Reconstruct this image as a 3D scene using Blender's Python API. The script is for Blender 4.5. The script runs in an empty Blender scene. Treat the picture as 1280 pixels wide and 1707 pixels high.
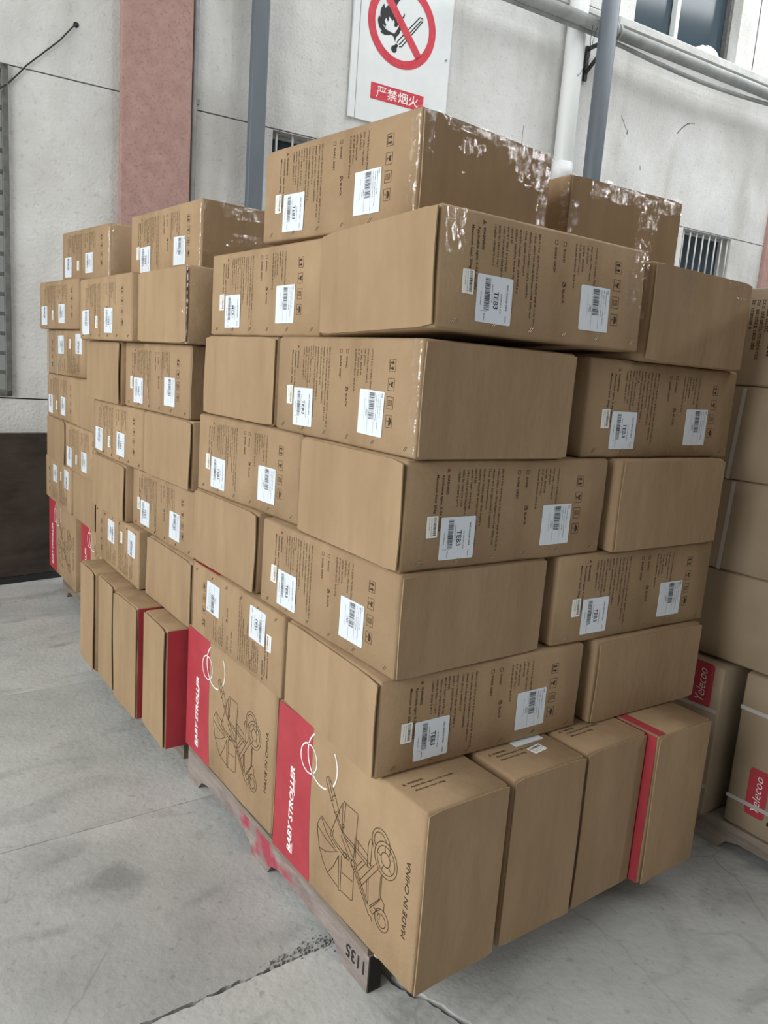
import bpy, math, random
from mathutils import Matrix, Vector, noise

scene = bpy.context.scene
COL = scene.collection

# ---------------------------------------------------------------- camera
F_PX, YAW, PITCH, ROLL = 1276.96, 0.633094, -0.180893, 0.074027
CAM = Vector((-0.99449, -1.28649, 1.47640))
fw = Vector((math.cos(PITCH)*math.sin(YAW), math.cos(PITCH)*math.cos(YAW), math.sin(PITCH)))
rt = Vector((math.cos(YAW), -math.sin(YAW), 0))
up = rt.cross(fw)
r2 = math.cos(ROLL)*rt + math.sin(ROLL)*up
u2 = -math.sin(ROLL)*rt + math.cos(ROLL)*up
cam = bpy.data.cameras.new('camera')
camo = bpy.data.objects.new('camera', cam)
COL.objects.link(camo)
camo.matrix_world = Matrix(((r2.x, u2.x, -fw.x, CAM.x), (r2.y, u2.y, -fw.y, CAM.y), (r2.z, u2.z, -fw.z, CAM.z), (0, 0, 0, 1)))
cam.sensor_fit = 'AUTO'
cam.sensor_width = 36.0
cam.lens = F_PX/1707*36
cam.clip_start = 0.05
scene.camera = camo

# ---------------------------------------------------------------- sky and daylight
world = bpy.data.worlds.new('sky'); scene.world = world
world.use_nodes = True
bg = world.node_tree.nodes['Background']
# overcast sky: three times brighter overhead than at the horizon
wn, wk = world.node_tree.nodes, world.node_tree.links
wt = wn.new('ShaderNodeTexCoord'); wx = wn.new('ShaderNodeSeparateXYZ'); wm = wn.new('ShaderNodeMapRange')
wk.new(wt.outputs['Generated'], wx.inputs[0]); wk.new(wx.outputs['Z'], wm.inputs[0])
wm.inputs[3].default_value = 0.13; wm.inputs[4].default_value = 0.42
bg.inputs[0].default_value = (1.0, 0.985, 0.95, 1)
wk.new(wm.outputs[0], bg.inputs[1])

def area(name, loc, target, sx, sy, power, color):
    l = bpy.data.lights.new(name, 'AREA'); l.shape = 'RECTANGLE'; l.size = sx; l.size_y = sy
    l.energy = power; l.color = color
    o = bpy.data.objects.new(name, l); COL.objects.link(o); o.location = loc
    o.rotation_euler = (Vector(target)-Vector(loc)).to_track_quat('-Z', 'Y').to_euler()
    return o
# daylight from the open loading door on the left, and from a row of high windows at the right
area('loading_door_daylight', (-6.5, 0.6, 3.0), (0.5, 1.2, 0.7), 6.0, 4.4, 570, (0.985, 0.995, 0.97))
area('high_window_daylight', (8.0, -6.6, 4.6), (0.7, 0.3, 2.0), 1.0, 0.6, 130, (1.0, 1.0, 1.0))
area('overhead_wall_fill', (6.3, 1.3, 7.5), (6.0, 3.2, 2.5), 8.5, 3.4, 560, (0.97, 0.99, 1.0))  # unseen overhead fill lamp, added to brighten the right side of the back wall

scene.view_settings.view_transform = 'Standard'
scene.view_settings.look = 'None'
scene.view_settings.gamma = 1
scene.view_settings.use_curve_mapping = False
scene.view_settings.exposure = 0.0

# ---------------------------------------------------------------- materials
def mat(name):
    m = bpy.data.materials.new(name); m.use_nodes = True
    nt = m.node_tree
    return m, nt, nt.nodes['Principled BSDF']

def plain(name, col, rough=0.7, metal=0.0, spec=0.3):
    m, nt, b = mat(name)
    b.inputs['Base Color'].default_value = (*col, 1)
    b.inputs['Roughness'].default_value = rough
    b.inputs['Metallic'].default_value = metal
    b.inputs['Specular IOR Level'].default_value = spec
    return m

def mottled(name, c1, c2, scale=4.0, detail=6.0, rough=0.8, bump=0.1, bscale=60.0, stretch=(1, 1, 1), c3=None, s3=1.0, spec=0.25, vary=0.0, lo=0.35, hi=0.65, w3=0.5, metal=0.0):
    m, nt, b = mat(name); N = nt.nodes; Lk = nt.links
    tc = N.new('ShaderNodeTexCoord'); mp = N.new('ShaderNodeMapping'); mp.inputs['Scale'].default_value = stretch
    Lk.new(tc.outputs['Object'], mp.inputs['Vector'])
    vec = mp.outputs['Vector']
    if vary:
        oi = N.new('ShaderNodeObjectInfo'); va = N.new('ShaderNodeVectorMath'); va.operation = 'ADD'
        sc = N.new('ShaderNodeVectorMath'); sc.operation = 'SCALE'; sc.inputs[3].default_value = 30
        cb = N.new('ShaderNodeCombineXYZ')
        for i in range(3): Lk.new(oi.outputs['Random'], cb.inputs[i])
        Lk.new(cb.outputs[0], sc.inputs[0]); Lk.new(vec, va.inputs[0]); Lk.new(sc.outputs[0], va.inputs[1]); vec = va.outputs[0]
    n1 = N.new('ShaderNodeTexNoise'); n1.inputs['Scale'].default_value = scale; n1.inputs['Detail'].default_value = detail; n1.inputs['Roughness'].default_value = 0.65
    Lk.new(vec, n1.inputs['Vector'])
    r = N.new('ShaderNodeValToRGB'); r.color_ramp.elements[0].position = lo; r.color_ramp.elements[1].position = hi
    r.color_ramp.elements[0].color = (*c1, 1); r.color_ramp.elements[1].color = (*c2, 1)
    Lk.new(n1.outputs['Fac'], r.inputs[0]); out = r.outputs[0]
    if c3:
        n3 = N.new('ShaderNodeTexNoise'); n3.inputs['Scale'].default_value = s3; n3.inputs['Detail'].default_value = 8
        Lk.new(vec, n3.inputs['Vector'])
        r3 = N.new('ShaderNodeValToRGB'); r3.color_ramp.elements[0].position = 0.5; r3.color_ramp.elements[1].position = 0.72
        r3.color_ramp.elements[0].color = (0, 0, 0, 1); r3.color_ramp.elements[1].color = (w3, w3, w3, 1)
        mx = N.new('ShaderNodeMixRGB'); Lk.new(n3.outputs['Fac'], r3.inputs[0]); Lk.new(r3.outputs[0], mx.inputs[0])
        Lk.new(out, mx.inputs[1]); mx.inputs[2].default_value = (*c3, 1); out = mx.outputs[0]
    if vary:
        hs = N.new('ShaderNodeHueSaturation'); ma = N.new('ShaderNodeMapRange')
        ma.inputs[3].default_value = 1-vary; ma.inputs[4].default_value = 1+vary
        Lk.new(oi.outputs['Random'], ma.inputs[0]); Lk.new(ma.outputs[0], hs.inputs['Value']); Lk.new(out, hs.inputs['Color']); out = hs.outputs[0]
    Lk.new(out, b.inputs['Base Color'])
    nb = N.new('ShaderNodeTexNoise'); nb.inputs['Scale'].default_value = bscale; nb.inputs['Detail'].default_value = 5
    Lk.new(vec, nb.inputs['Vector'])
    bp = N.new('ShaderNodeBump'); bp.inputs['Strength'].default_value = bump; bp.inputs['Distance'].default_value = 0.01
    Lk.new(nb.outputs['Fac'], bp.inputs['Height']); Lk.new(bp.outputs[0], b.inputs['Normal'])
    b.inputs['Roughness'].default_value = rough; b.inputs['Specular IOR Level'].default_value = spec; b.inputs['Metallic'].default_value = metal
    return m

M = {}
M['kraft'] = mottled('kraft_cardboard', (0.325, 0.224, 0.133), (0.378, 0.266, 0.162), scale=5, rough=0.8, bump=0.15, bscale=90, stretch=(1, 1, 1), vary=0.06, c3=(0.27, 0.185, 0.108), s3=2.2, w3=0.45, spec=0.12)
M['flap'] = mottled('kraft_cardboard_flap', (0.318, 0.220, 0.130), (0.365, 0.257, 0.155), scale=9, rough=0.75, bump=0.18, bscale=60, stretch=(1, 0.35, 1), vary=0.06, spec=0.14, c3=(0.27, 0.185, 0.108), s3=4.0, w3=0.4)
M['beige'] = mottled('beige_cardboard', (0.29, 0.225, 0.152), (0.335, 0.262, 0.182), scale=3, rough=0.55, bump=0.05, bscale=60, spec=0.35)
M['ink'] = plain('brown_ink', (0.050, 0.026, 0.016), 0.7)
M['redink'] = plain('red_brown_ink', (0.20, 0.045, 0.025), 0.7)
M['black'] = plain('black_ink', (0.02, 0.02, 0.022), 0.6)
M['red'] = mottled('printed_red', (0.37, 0.036, 0.052), (0.43, 0.050, 0.066), scale=8, rough=0.5, bump=0.03, spec=0.4)
M['white'] = plain('white_print', (0.85, 0.84, 0.82), 0.55)
M['label'] = plain('label_paper', (0.68, 0.735, 0.80), 0.45, spec=0.4)
M['labelw'] = plain('small_label_paper', (0.82, 0.82, 0.78), 0.45, spec=0.4)
M['grey_ink'] = plain('grey_ink', (0.22, 0.24, 0.30), 0.6)
M['steel'] = plain('staple_steel', (0.62, 0.55, 0.45), 0.28, metal=1.0)
M['strap'] = plain('white_strapping', (0.44, 0.42, 0.40), 0.4, spec=0.4)
M['wall'] = mottled('grey_concrete_panel', (0.52, 0.52, 0.505), (0.70, 0.70, 0.685), scale=1.6, detail=12, rough=0.88, bump=0.45, bscale=55, c3=(0.44, 0.425, 0.40), s3=0.9, w3=0.7, lo=0.3, hi=0.7)
M['walldark'] = plain('wall_joint', (0.10, 0.10, 0.10), 0.9)
M['pink'] = mottled('pink_granite_paint', (0.35, 0.215, 0.19), (0.42, 0.27, 0.24), scale=14, detail=10, rough=0.8, bump=0.25, bscale=70)
M['pole'] = mottled('blue_grey_steel_paint', (0.105, 0.125, 0.148), (0.135, 0.158, 0.182), scale=4, rough=0.5, bump=0.04, stretch=(1, 1, 0.3), spec=0.4)
M['pvc'] = mottled('white_pvc', (0.74, 0.76, 0.76), (0.80, 0.82, 0.82), scale=3, rough=0.4, bump=0.02, stretch=(1, 1, 0.2), spec=0.4)
M['galv'] = mottled('grey_pipe_paint', (0.22, 0.235, 0.23), (0.33, 0.34, 0.33), scale=6, rough=0.55, bump=0.08, spec=0.4)
M['blackmetal'] = plain('black_steel', (0.025, 0.025, 0.028), 0.5, spec=0.4)
M['grille'] = mottled('dark_grille_iron', (0.09, 0.09, 0.085), (0.15, 0.15, 0.14), scale=20, rough=0.55, bump=0.1, spec=0.4)
M['barsteel'] = mottled('grey_window_bar', (0.42, 0.42, 0.41), (0.52, 0.52, 0.50), scale=20, rough=0.5, bump=0.05)
M['sign'] = mottled('white_sign_sheet', (0.68, 0.715, 0.72), (0.76, 0.785, 0.785), scale=2.2, detail=9, rough=0.5, bump=0.04, c3=(0.58, 0.64, 0.66), s3=3.0, w3=0.4)
M['signred'] = mottled('sign_red', (0.52, 0.035, 0.055), (0.60, 0.06, 0.085), scale=12, rough=0.5, bump=0.02)
M['board'] = mottled('dark_brown_plywood', (0.040, 0.031, 0.026), (0.075, 0.059, 0.048), scale=3, detail=9, rough=0.7, bump=0.12, bscale=25, stretch=(1, 1, 2.5), c3=(0.10, 0.085, 0.075), s3=1.6, w3=0.5)
M['concrete'] = mottled('floor_concrete', (0.395, 0.408, 0.402), (0.585, 0.600, 0.590), scale=1.7, detail=12, rough=0.78, bump=0.25, bscale=45, c3=(0.29, 0.30, 0.30), s3=1.1, w3=0.55, lo=0.3, hi=0.68, vary=0.03)
def overlay(m, col, build):
    # multiply a stain mask over a material's own colour
    nt = m.node_tree; N, K = nt.nodes, nt.links; b = N['Principled BSDF']
    src = b.inputs['Base Color'].links[0].from_socket
    tc = N.new('ShaderNodeTexCoord'); fac = build(N, K, tc.outputs['Object'])
    mx = N.new('ShaderNodeMixRGB'); mx.blend_type = 'MULTIPLY'; K.new(fac, mx.inputs[0]); K.new(src, mx.inputs[1]); mx.inputs[2].default_value = (*col, 1)
    K.new(mx.outputs[0], b.inputs['Base Color'])
def ramp(N, K, sock, p0, p1, v0=0.0, v1=1.0):
    r = N.new('ShaderNodeMapRange'); r.inputs[1].default_value = p0; r.inputs[2].default_value = p1; r.inputs[3].default_value = v0; r.inputs[4].default_value = v1
    K.new(sock, r.inputs[0]); return r.outputs[0]
def noise_(N, K, vec, scale, stretch, detail=6, dist=0.0):
    mp = N.new('ShaderNodeMapping'); mp.inputs['Scale'].default_value = stretch; K.new(vec, mp.inputs[0])
    n = N.new('ShaderNodeTexNoise'); n.inputs['Scale'].default_value = scale; n.inputs['Detail'].default_value = detail; n.inputs['Distortion'].default_value = dist
    K.new(mp.outputs[0], n.inputs['Vector']); return n
def cracks(N, K, vec):
    n = noise_(N, K, vec, 2.5, (1, 1, 1), 5); ad = N.new('ShaderNodeMixRGB'); ad.inputs[0].default_value = 0.16; K.new(vec, ad.inputs[1]); K.new(n.outputs['Color'], ad.inputs[2])
    v = N.new('ShaderNodeTexVoronoi'); v.feature = 'DISTANCE_TO_EDGE'; v.inputs['Scale'].default_value = 2.6; K.new(ad.outputs[0], v.inputs['Vector'])
    c = ramp(N, K, v.outputs['Distance'], 0.0, 0.012, 1, 0)
    k = ramp(N, K, noise_(N, K, vec, 1.1, (1, 1, 1), 2).outputs['Fac'], 0.50, 0.60)
    m = N.new('ShaderNodeMath'); m.operation = 'MULTIPLY'; K.new(c, m.inputs[0]); K.new(k, m.inputs[1]); return m.outputs[0]
def streaks(N, K, vec): return ramp(N, K, noise_(N, K, vec, 2.2, (0.8, 2.0, 1), 11, 1.2).outputs['Fac'], 0.55, 0.70)
def specks(N, K, vec): return ramp(N, K, noise_(N, K, vec, 38, (1, 1, 1), 4).outputs['Fac'], 0.62, 0.70)
overlay(M['concrete'], (0.72, 0.72, 0.72), streaks)
overlay(M['concrete'], (0.78, 0.78, 0.78), cracks)
overlay(M['concrete'], (0.80, 0.80, 0.80), specks)
overlay(M['wall'], (0.82, 0.81, 0.79), lambda N, K, v: ramp(N, K, noise_(N, K, v, 3.0, (1, 1, 0.22), 9, 0.4).outputs['Fac'], 0.52, 0.70))
overlay(M['wall'], (0.86, 0.86, 0.85), lambda N, K, v: ramp(N, K, noise_(N, K, v, 26, (1, 1, 1), 5).outputs['Fac'], 0.58, 0.70))
overlay(M['pink'], (0.80, 0.80, 0.80), lambda N, K, v: ramp(N, K, noise_(N, K, v, 60, (1, 1, 1), 4).outputs['Fac'], 0.55, 0.66))
overlay(M['kraft'], (0.86, 0.84, 0.82), lambda N, K, v: ramp(N, K, noise_(N, K, v, 9, (1, 1, 0.12), 7).outputs['Fac'], 0.50, 0.68))
overlay(M['flap'], (0.94, 0.93, 0.92), lambda N, K, v: ramp(N, K, noise_(N, K, v, 22, (1, 0.08, 1), 7).outputs['Fac'], 0.46, 0.66))
M['joint'] = mottled('dirty_joint', (0.09, 0.09, 0.088), (0.17, 0.17, 0.165), scale=25, rough=0.95, bump=0.5)
M['rubble'] = mottled('broken_concrete', (0.20, 0.20, 0.195), (0.34, 0.34, 0.33), scale=30, rough=0.95, bump=0.6, bscale=90)
M['wood'] = mottled('weathered_wood', (0.17, 0.14, 0.115), (0.30, 0.255, 0.21), scale=7, detail=9, rough=0.8, bump=0.35, bscale=40, stretch=(4, 0.5, 4), vary=0.15)
M['woodred'] = mottled('red_stained_wood', (0.20, 0.165, 0.155), (0.33, 0.285, 0.26), scale=9, detail=9, rough=0.8, bump=0.35, bscale=40, stretch=(3, 0.7, 3))
nt = M['woodred'].node_tree; N_, K_ = nt.nodes, nt.links
tc_ = N_.new('ShaderNodeTexCoord'); sx_ = N_.new('ShaderNodeSeparateXYZ'); K_.new(tc_.outputs['Object'], sx_.inputs[0])
m1 = N_.new('ShaderNodeMapRange'); m1.inputs[1].default_value = -0.36; m1.inputs[2].default_value = -0.24; K_.new(sx_.outputs['Y'], m1.inputs[0])
m2 = N_.new('ShaderNodeMapRange'); m2.inputs[1].default_value = 0.22; m2.inputs[2].default_value = 0.10; K_.new(sx_.outputs['Y'], m2.inputs[0])
mm_ = N_.new('ShaderNodeMath'); mm_.operation = 'MULTIPLY'; K_.new(m1.outputs[0], mm_.inputs[0]); K_.new(m2.outputs[0], mm_.inputs[1])
nz_ = N_.new('ShaderNodeTexNoise'); nz_.inputs['Scale'].default_value = 11; K_.new(tc_.outputs['Object'], nz_.inputs['Vector'])
rr_ = N_.new('ShaderNodeValToRGB'); rr_.color_ramp.elements[0].position = 0.42; rr_.color_ramp.elements[1].position = 0.58; K_.new(nz_.outputs['Fac'], rr_.inputs[0])
mk_ = N_.new('ShaderNodeMath'); mk_.operation = 'MULTIPLY'; K_.new(mm_.outputs[0], mk_.inputs[0]); K_.new(rr_.outputs[0], mk_.inputs[1])
mx_ = N_.new('ShaderNodeMixRGB'); src_ = N_['Principled BSDF'].inputs['Base Color'].links[0].from_socket
K_.new(mk_.outputs[0], mx_.inputs[0]); K_.new(src_, mx_.inputs[1]); mx_.inputs[2].default_value = (0.36, 0.06, 0.09, 1); K_.new(mx_.outputs[0], N_['Principled BSDF'].inputs['Base Color'])
M['woodwhite'] = mottled('pale_broken_wood', (0.45, 0.36, 0.29), (0.55, 0.46, 0.38), scale=30, rough=0.85, bump=0.5)
M['woodmauve'] = mottled('mauve_grey_wood', (0.20, 0.165, 0.165), (0.30, 0.255, 0.255), scale=12, rough=0.8, bump=0.3, stretch=(3, .6, 3))
M['woodshade'] = plain('shade_dark_wood', (0.03, 0.028, 0.028), 0.9)  # near-black colour that carries the shade on the pallet end
M['ledge'] = mottled('concrete_ledge', (0.46, 0.47, 0.45), (0.58, 0.585, 0.565), scale=9, rough=0.9, bump=0.3)
M['rag'] = plain('white_plastic_sack', (0.7, 0.72, 0.73), 0.4)

def glass_mat(name, col, rough, fac):
    m, nt, b = mat(name)
    b.inputs['Base Color'].default_value = (*col, 1); b.inputs['Roughness'].default_value = rough
    b.inputs['Specular IOR Level'].default_value = 0.6
    return m
M['glass'] = glass_mat('dark_blue_window_glass', (0.035, 0.055, 0.07), 0.12, 0)
M['glassgrey'] = glass_mat('dusty_window_glass', (0.16, 0.165, 0.16), 0.35, 0)
M['frosted'] = glass_mat('frosted_window_glass', (0.36, 0.38, 0.37), 0.5, 0)

def film_mat(name, g, rough, bstr, bscale, stretch):
    m = bpy.data.materials.new(name); m.use_nodes = True; nt = m.node_tree; N = nt.nodes; Lk = nt.links
    N.remove(N['Principled BSDF'])
    tr = N.new('ShaderNodeBsdfTransparent'); gl = N.new('ShaderNodeBsdfGlossy'); mx = N.new('ShaderNodeMixShader')
    gl.inputs['Roughness'].default_value = rough; gl.inputs['Color'].default_value = (1, 1, 1, 1)
    tc = N.new('ShaderNodeTexCoord'); mp = N.new('ShaderNodeMapping'); mp.inputs['Scale'].default_value = stretch
    nz = N.new('ShaderNodeTexNoise'); nz.inputs['Scale'].default_value = bscale; nz.inputs['Detail'].default_value = 3
    bp = N.new('ShaderNodeBump'); bp.inputs['Strength'].default_value = bstr; bp.inputs['Distance'].default_value = 0.004
    Lk.new(tc.outputs['Object'], mp.inputs[0]); Lk.new(mp.outputs[0], nz.inputs['Vector']); Lk.new(nz.outputs['Fac'], bp.inputs['Height'])
    Lk.new(bp.outputs[0], gl.inputs['Normal'])
    # the film touches the board in places: only the loose, wrinkled islands shine
    mp2 = N.new('ShaderNodeMapping'); mp2.inputs['Scale'].default_value = (1.0, 0.35, 1.0)
    n2 = N.new('ShaderNodeTexNoise'); n2.inputs['Scale'].default_value = 70; n2.inputs['Detail'].default_value = 4
    rp = N.new('ShaderNodeMapRange'); rp.inputs[1].default_value = 0.47; rp.inputs[2].default_value = 0.58; rp.inputs[3].default_value = g*0.12; rp.inputs[4].default_value = g
    Lk.new(tc.outputs['Object'], mp2.inputs[0]); Lk.new(mp2.outputs[0], n2.inputs['Vector']); Lk.new(n2.outputs['Fac'], rp.inputs[0]); Lk.new(rp.outputs[0], mx.inputs[0])
    Lk.new(tr.outputs[0], mx.inputs[1]); Lk.new(gl.outputs[0], mx.inputs[2])
    Lk.new(mx.outputs[0], N['Material Output'].inputs[0])
    return m
M['film'] = film_mat('clear_stretch_film', 0.11, 0.06, 0.35, 90, (2.4, 0.6, 1.5))
M['tape'] = film_mat('clear_packing_tape', 0.03, 0.2, 0.5, 30, (2, 2, 0.5))

# ---------------------------------------------------------------- builders
def setp(o, label=None, cat=None, group=None, kind=None):
    if label: o['label'] = label
    if cat: o['category'] = cat
    if group: o['group'] = group
    if kind: o['kind'] = kind
    return o

def link(name, mesh, parent=None, mw=None):
    o = bpy.data.objects.new(name, mesh); COL.objects.link(o)
    if parent is not None: o.parent = parent
    if mw is not None: o.matrix_local = mw
    return o

def empty(name, loc, rot=(0, 0, 0), **kw):
    o = bpy.data.objects.new(name, None); COL.objects.link(o)
    o.empty_display_size = 0.1
    o.location = loc; o.rotation_euler = rot
    return setp(o, **kw)

class MB:
    def __init__(s): s.v = []; s.f = []
    def add(s, vs, fs):
        b = len(s.v); s.v += [tuple(v) for v in vs]; s.f += [tuple(b+i for i in f) for f in fs]
    def box(s, x0, x1, y0, y1, z0, z1, j=0.0, rnd=None):
        P = [(x, y, z) for z in (z0, z1) for y in (y0, y1) for x in (x0, x1)]
        if j: P = [tuple(c+rnd.uniform(-j, j) for c in p) for p in P]
        s.add(P, [(0, 2, 3, 1), (4, 5, 7, 6), (0, 1, 5, 4), (2, 6, 7, 3), (0, 4, 6, 2), (1, 3, 7, 5)])
    def cbox(s, x0, x1, y0, y1, z0, z1, r=0.004):
        h = Vector(((x1-x0)/2, (y1-y0)/2, (z1-z0)/2)); c = Vector(((x0+x1)/2, (y0+y1)/2, (z0+z1)/2)); r = min(r, min(h)*0.9)
        base = len(s.v); idx = {}
        for a in range(3):
            for sg in (-1, 1):
                for i in (-1, 1):
                    for j in (-1, 1):
                        p = [0, 0, 0]; b_, c_ = (a+1) % 3, (a+2) % 3
                        p[a] = sg*h[a]; p[b_] = i*(h[b_]-r); p[c_] = j*(h[c_]-r)
                        idx[(a, sg, i, j)] = len(s.v); s.v.append(tuple(c+Vector(p)))
        for a in range(3):
            for sg in (-1, 1):
                q = [idx[(a, sg, -1, -1)], idx[(a, sg, 1, -1)], idx[(a, sg, 1, 1)], idx[(a, sg, -1, 1)]]
                s.f.append(tuple(q if sg > 0 else q[::-1]))
        for a in range(3):
            b_, c_ = (a+1) % 3, (a+2) % 3
            for i in (-1, 1):
                for j in (-1, 1):      # edge along a between faces b_(i) and c_(j)
                    q = [idx[(b_, i, j, -1)], idx[(b_, i, j, 1)], idx[(c_, j, 1, i)], idx[(c_, j, -1, i)]]
                    s.f.append(tuple(q if i*j > 0 else q[::-1]))
        for i in (-1, 1):
            for j in (-1, 1):
                for k in (-1, 1):
                    q = [idx[(0, i, j, k)], idx[(1, j, k, i)], idx[(2, k, i, j)]]
                    s.f.append(tuple(q if i*j*k > 0 else q[::-1]))
    def bar(s, p0, p1, w, h, upv=(0, 0, 1)):
        p0 = Vector(p0); p1 = Vector(p1); d = (p1-p0).normalized(); a = d.cross(Vector(upv))
        if a.length < 1e-4: a = d.cross(Vector((0, 1, 0)))
        a.normalize(); b = a.cross(d)
        P = [p+a*(sx*w/2)+b*(sy*h/2) for p in (p0, p1) for sx, sy in ((-1, -1), (1, -1), (1, 1), (-1, 1))]
        s.add(P, [(3, 2, 1, 0), (4, 5, 6, 7), (0, 1, 5, 4), (1, 2, 6, 5), (2, 3, 7, 6), (3, 0, 4, 7)])
    def tube(s, pts, r, n=12, cap=True):
        pts = [Vector(p) for p in pts]; rings = []
        rr = r if isinstance(r, (list, tuple)) else [r]*len(pts)
        ref = Vector((0.31, 0.77, 0.55))
        for i, p in enumerate(pts):
            d = (pts[min(i+1, len(pts)-1)]-pts[max(i-1, 0)]).normalized()
            a = d.cross(ref).normalized(); b = d.cross(a)
            rings.append([p+(a*math.cos(t)+b*math.sin(t))*rr[i] for t in [2*math.pi*k/n for k in range(n)]])
        base = len(s.v)
        for rg in rings: s.v += [tuple(v) for v in rg]
        for i in range(len(rings)-1):
            for k in range(n):
                s.f.append((base+i*n+k, base+i*n+(k+1) % n, base+(i+1)*n+(k+1) % n, base+(i+1)*n+k))
        if cap:
            s.f.append(tuple(base+k for k in range(n))[::-1]); s.f.append(tuple(base+(len(rings)-1)*n+k for k in range(n)))
    def mesh(s, name, m, smooth=False):
        me = bpy.data.meshes.new(name); me.from_pydata(s.v, [], s.f); me.validate(); me.update()
        me.materials.append(m)
        if smooth:
            me.polygons.foreach_set('use_smooth', [True]*len(me.polygons))
        return me
    def obj(s, name, m, parent=None, mw=None, smooth=False):
        return link(name, s.mesh(name, m, smooth), parent, mw)

# ---- flat print: 2D geometry in a face frame (u right, v up)
_tc = {}
def text_geo(sx):
    if sx in _tc: return _tc[sx]
    s, bold, shear = sx
    c = bpy.data.curves.new('t', 'FONT'); c.body = s; c.size = 1; c.resolution_u = 2; c.offset = bold; c.shear = shear
    o = bpy.data.objects.new('t', c); COL.objects.link(o)
    m = bpy.data.meshes.new_from_object(o.evaluated_get(bpy.context.evaluated_depsgraph_get()))
    vs = [(v.co.x, v.co.y) for v in m.vertices]; fs = [tuple(p.vertices) for p in m.polygons]
    bpy.data.objects.remove(o); bpy.data.meshes.remove(m); bpy.data.curves.remove(c)
    x0 = min(v[0] for v in vs); x1 = max(v[0] for v in vs); y0 = min(v[1] for v in vs); y1 = max(v[1] for v in vs)
    vs = [((x-x0)/(x1-x0), (y-y0)/(y1-y0)) for x, y in vs]
    _tc[sx] = (vs, fs); return _tc[sx]

class P2:
    def __init__(s, T=None, z=0.0): s.v = []; s.f = []; s.T = T or (lambda x, y: (x, y)); s.z = z
    def add(s, vs, fs):
        b = len(s.v); s.v += [(*s.T(*p), s.z) for p in vs]; s.f += [tuple(b+i for i in f) for f in fs]
    def rect(s, x0, y0, x1, y1): s.add([(x0, y0), (x1, y0), (x1, y1), (x0, y1)], [(0, 1, 2, 3)])
    def poly(s, pts): s.add(pts, [tuple(range(len(pts)))])
    def stroke(s, pts, w):
        n = len(pts); L = []; R = []
        for i in range(n):
            a = Vector(pts[max(i-1, 0)]); b = Vector(pts[min(i+1, n-1)]); d = b-a
            if d.length < 1e-9: d = Vector((1, 0))
            d.normalize(); q = Vector((-d.y, d.x))*w/2; p = Vector(pts[i])
            L.append(tuple(p+q)); R.append(tuple(p-q))
        s.add(L+R, [(i, n+i, n+i+1, i+1) for i in range(n-1)])
    def ring(s, cx, cy, r, w, n=40, a0=0, a1=2*math.pi, sy=1.0):
        s.stroke([(cx+r*math.cos(a0+(a1-a0)*k/n), cy+sy*r*math.sin(a0+(a1-a0)*k/n)) for k in range(n+1)], w)
    def disc(s, cx, cy, r, n=20, sy=1.0): s.poly([(cx+r*math.cos(2*math.pi*k/n), cy+sy*r*math.sin(2*math.pi*k/n)) for k in range(n)])
    def frame(s, x0, y0, x1, y1, w):
        s.rect(x0, y0, x1, y0+w); s.rect(x0, y1-w, x1, y1); s.rect(x0, y0+w, x0+w, y1-w); s.rect(x1-w, y0+w, x1, y1-w)
    def text(s, txt, x, y, w, h, bold=0.0, shear=0.0):
        vs, fs = text_geo((txt, bold, shear)); s.add([(x+a*w, y+b*h) for a, b in vs], fs)
    def micro(s, x0, x1, y, h, rnd, dense=False):
        """a line of print too small to read: rows of tiny letter strokes"""
        x = x0; st = h*0.14
        while x < x1:
            wl = rnd.randint(3, 8)
            for k in range(wl):
                if x > x1: break
                cw = h*rnd.uniform(0.42, 0.62); hh = h*rnd.choice((0.7, 0.7, 0.7, 1.0))
                s.rect(x, y, x+st, y+hh)
                if rnd.random() < 0.6: s.rect(x+cw-st, y, x+cw, y+h*0.7)
                if rnd.random() < 0.8 or dense: s.rect(x, y+h*0.55, x+cw, y+h*0.55+st)
                if rnd.random() < 0.4 or dense: s.rect(x, y, x+cw, y+st)
                x += cw+h*0.16
            x += h*0.35
    def barcode(s, x0, x1, y0, y1, rnd):
        x = x0
        while x < x1-0.001:
            w = rnd.choice((0.0005, 0.0005, 0.001, 0.0016)); s.rect(x, y0, min(x+w, x1), y1); x += w+rnd.choice((0.0005, 0.0008, 0.0013))
    def mesh(s, name, m):
        me = bpy.data.meshes.new(name); me.from_pydata(s.v, [], s.f); me.validate(); me.update(); me.materials.append(m); return me

R90 = lambda u0, v0: (lambda r, t: (u0+t, v0-r))     # text turned to read downwards
UP90 = lambda u0, v0: (lambda r, t: (u0-t, v0+r))    # text turned to read upwards

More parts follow.
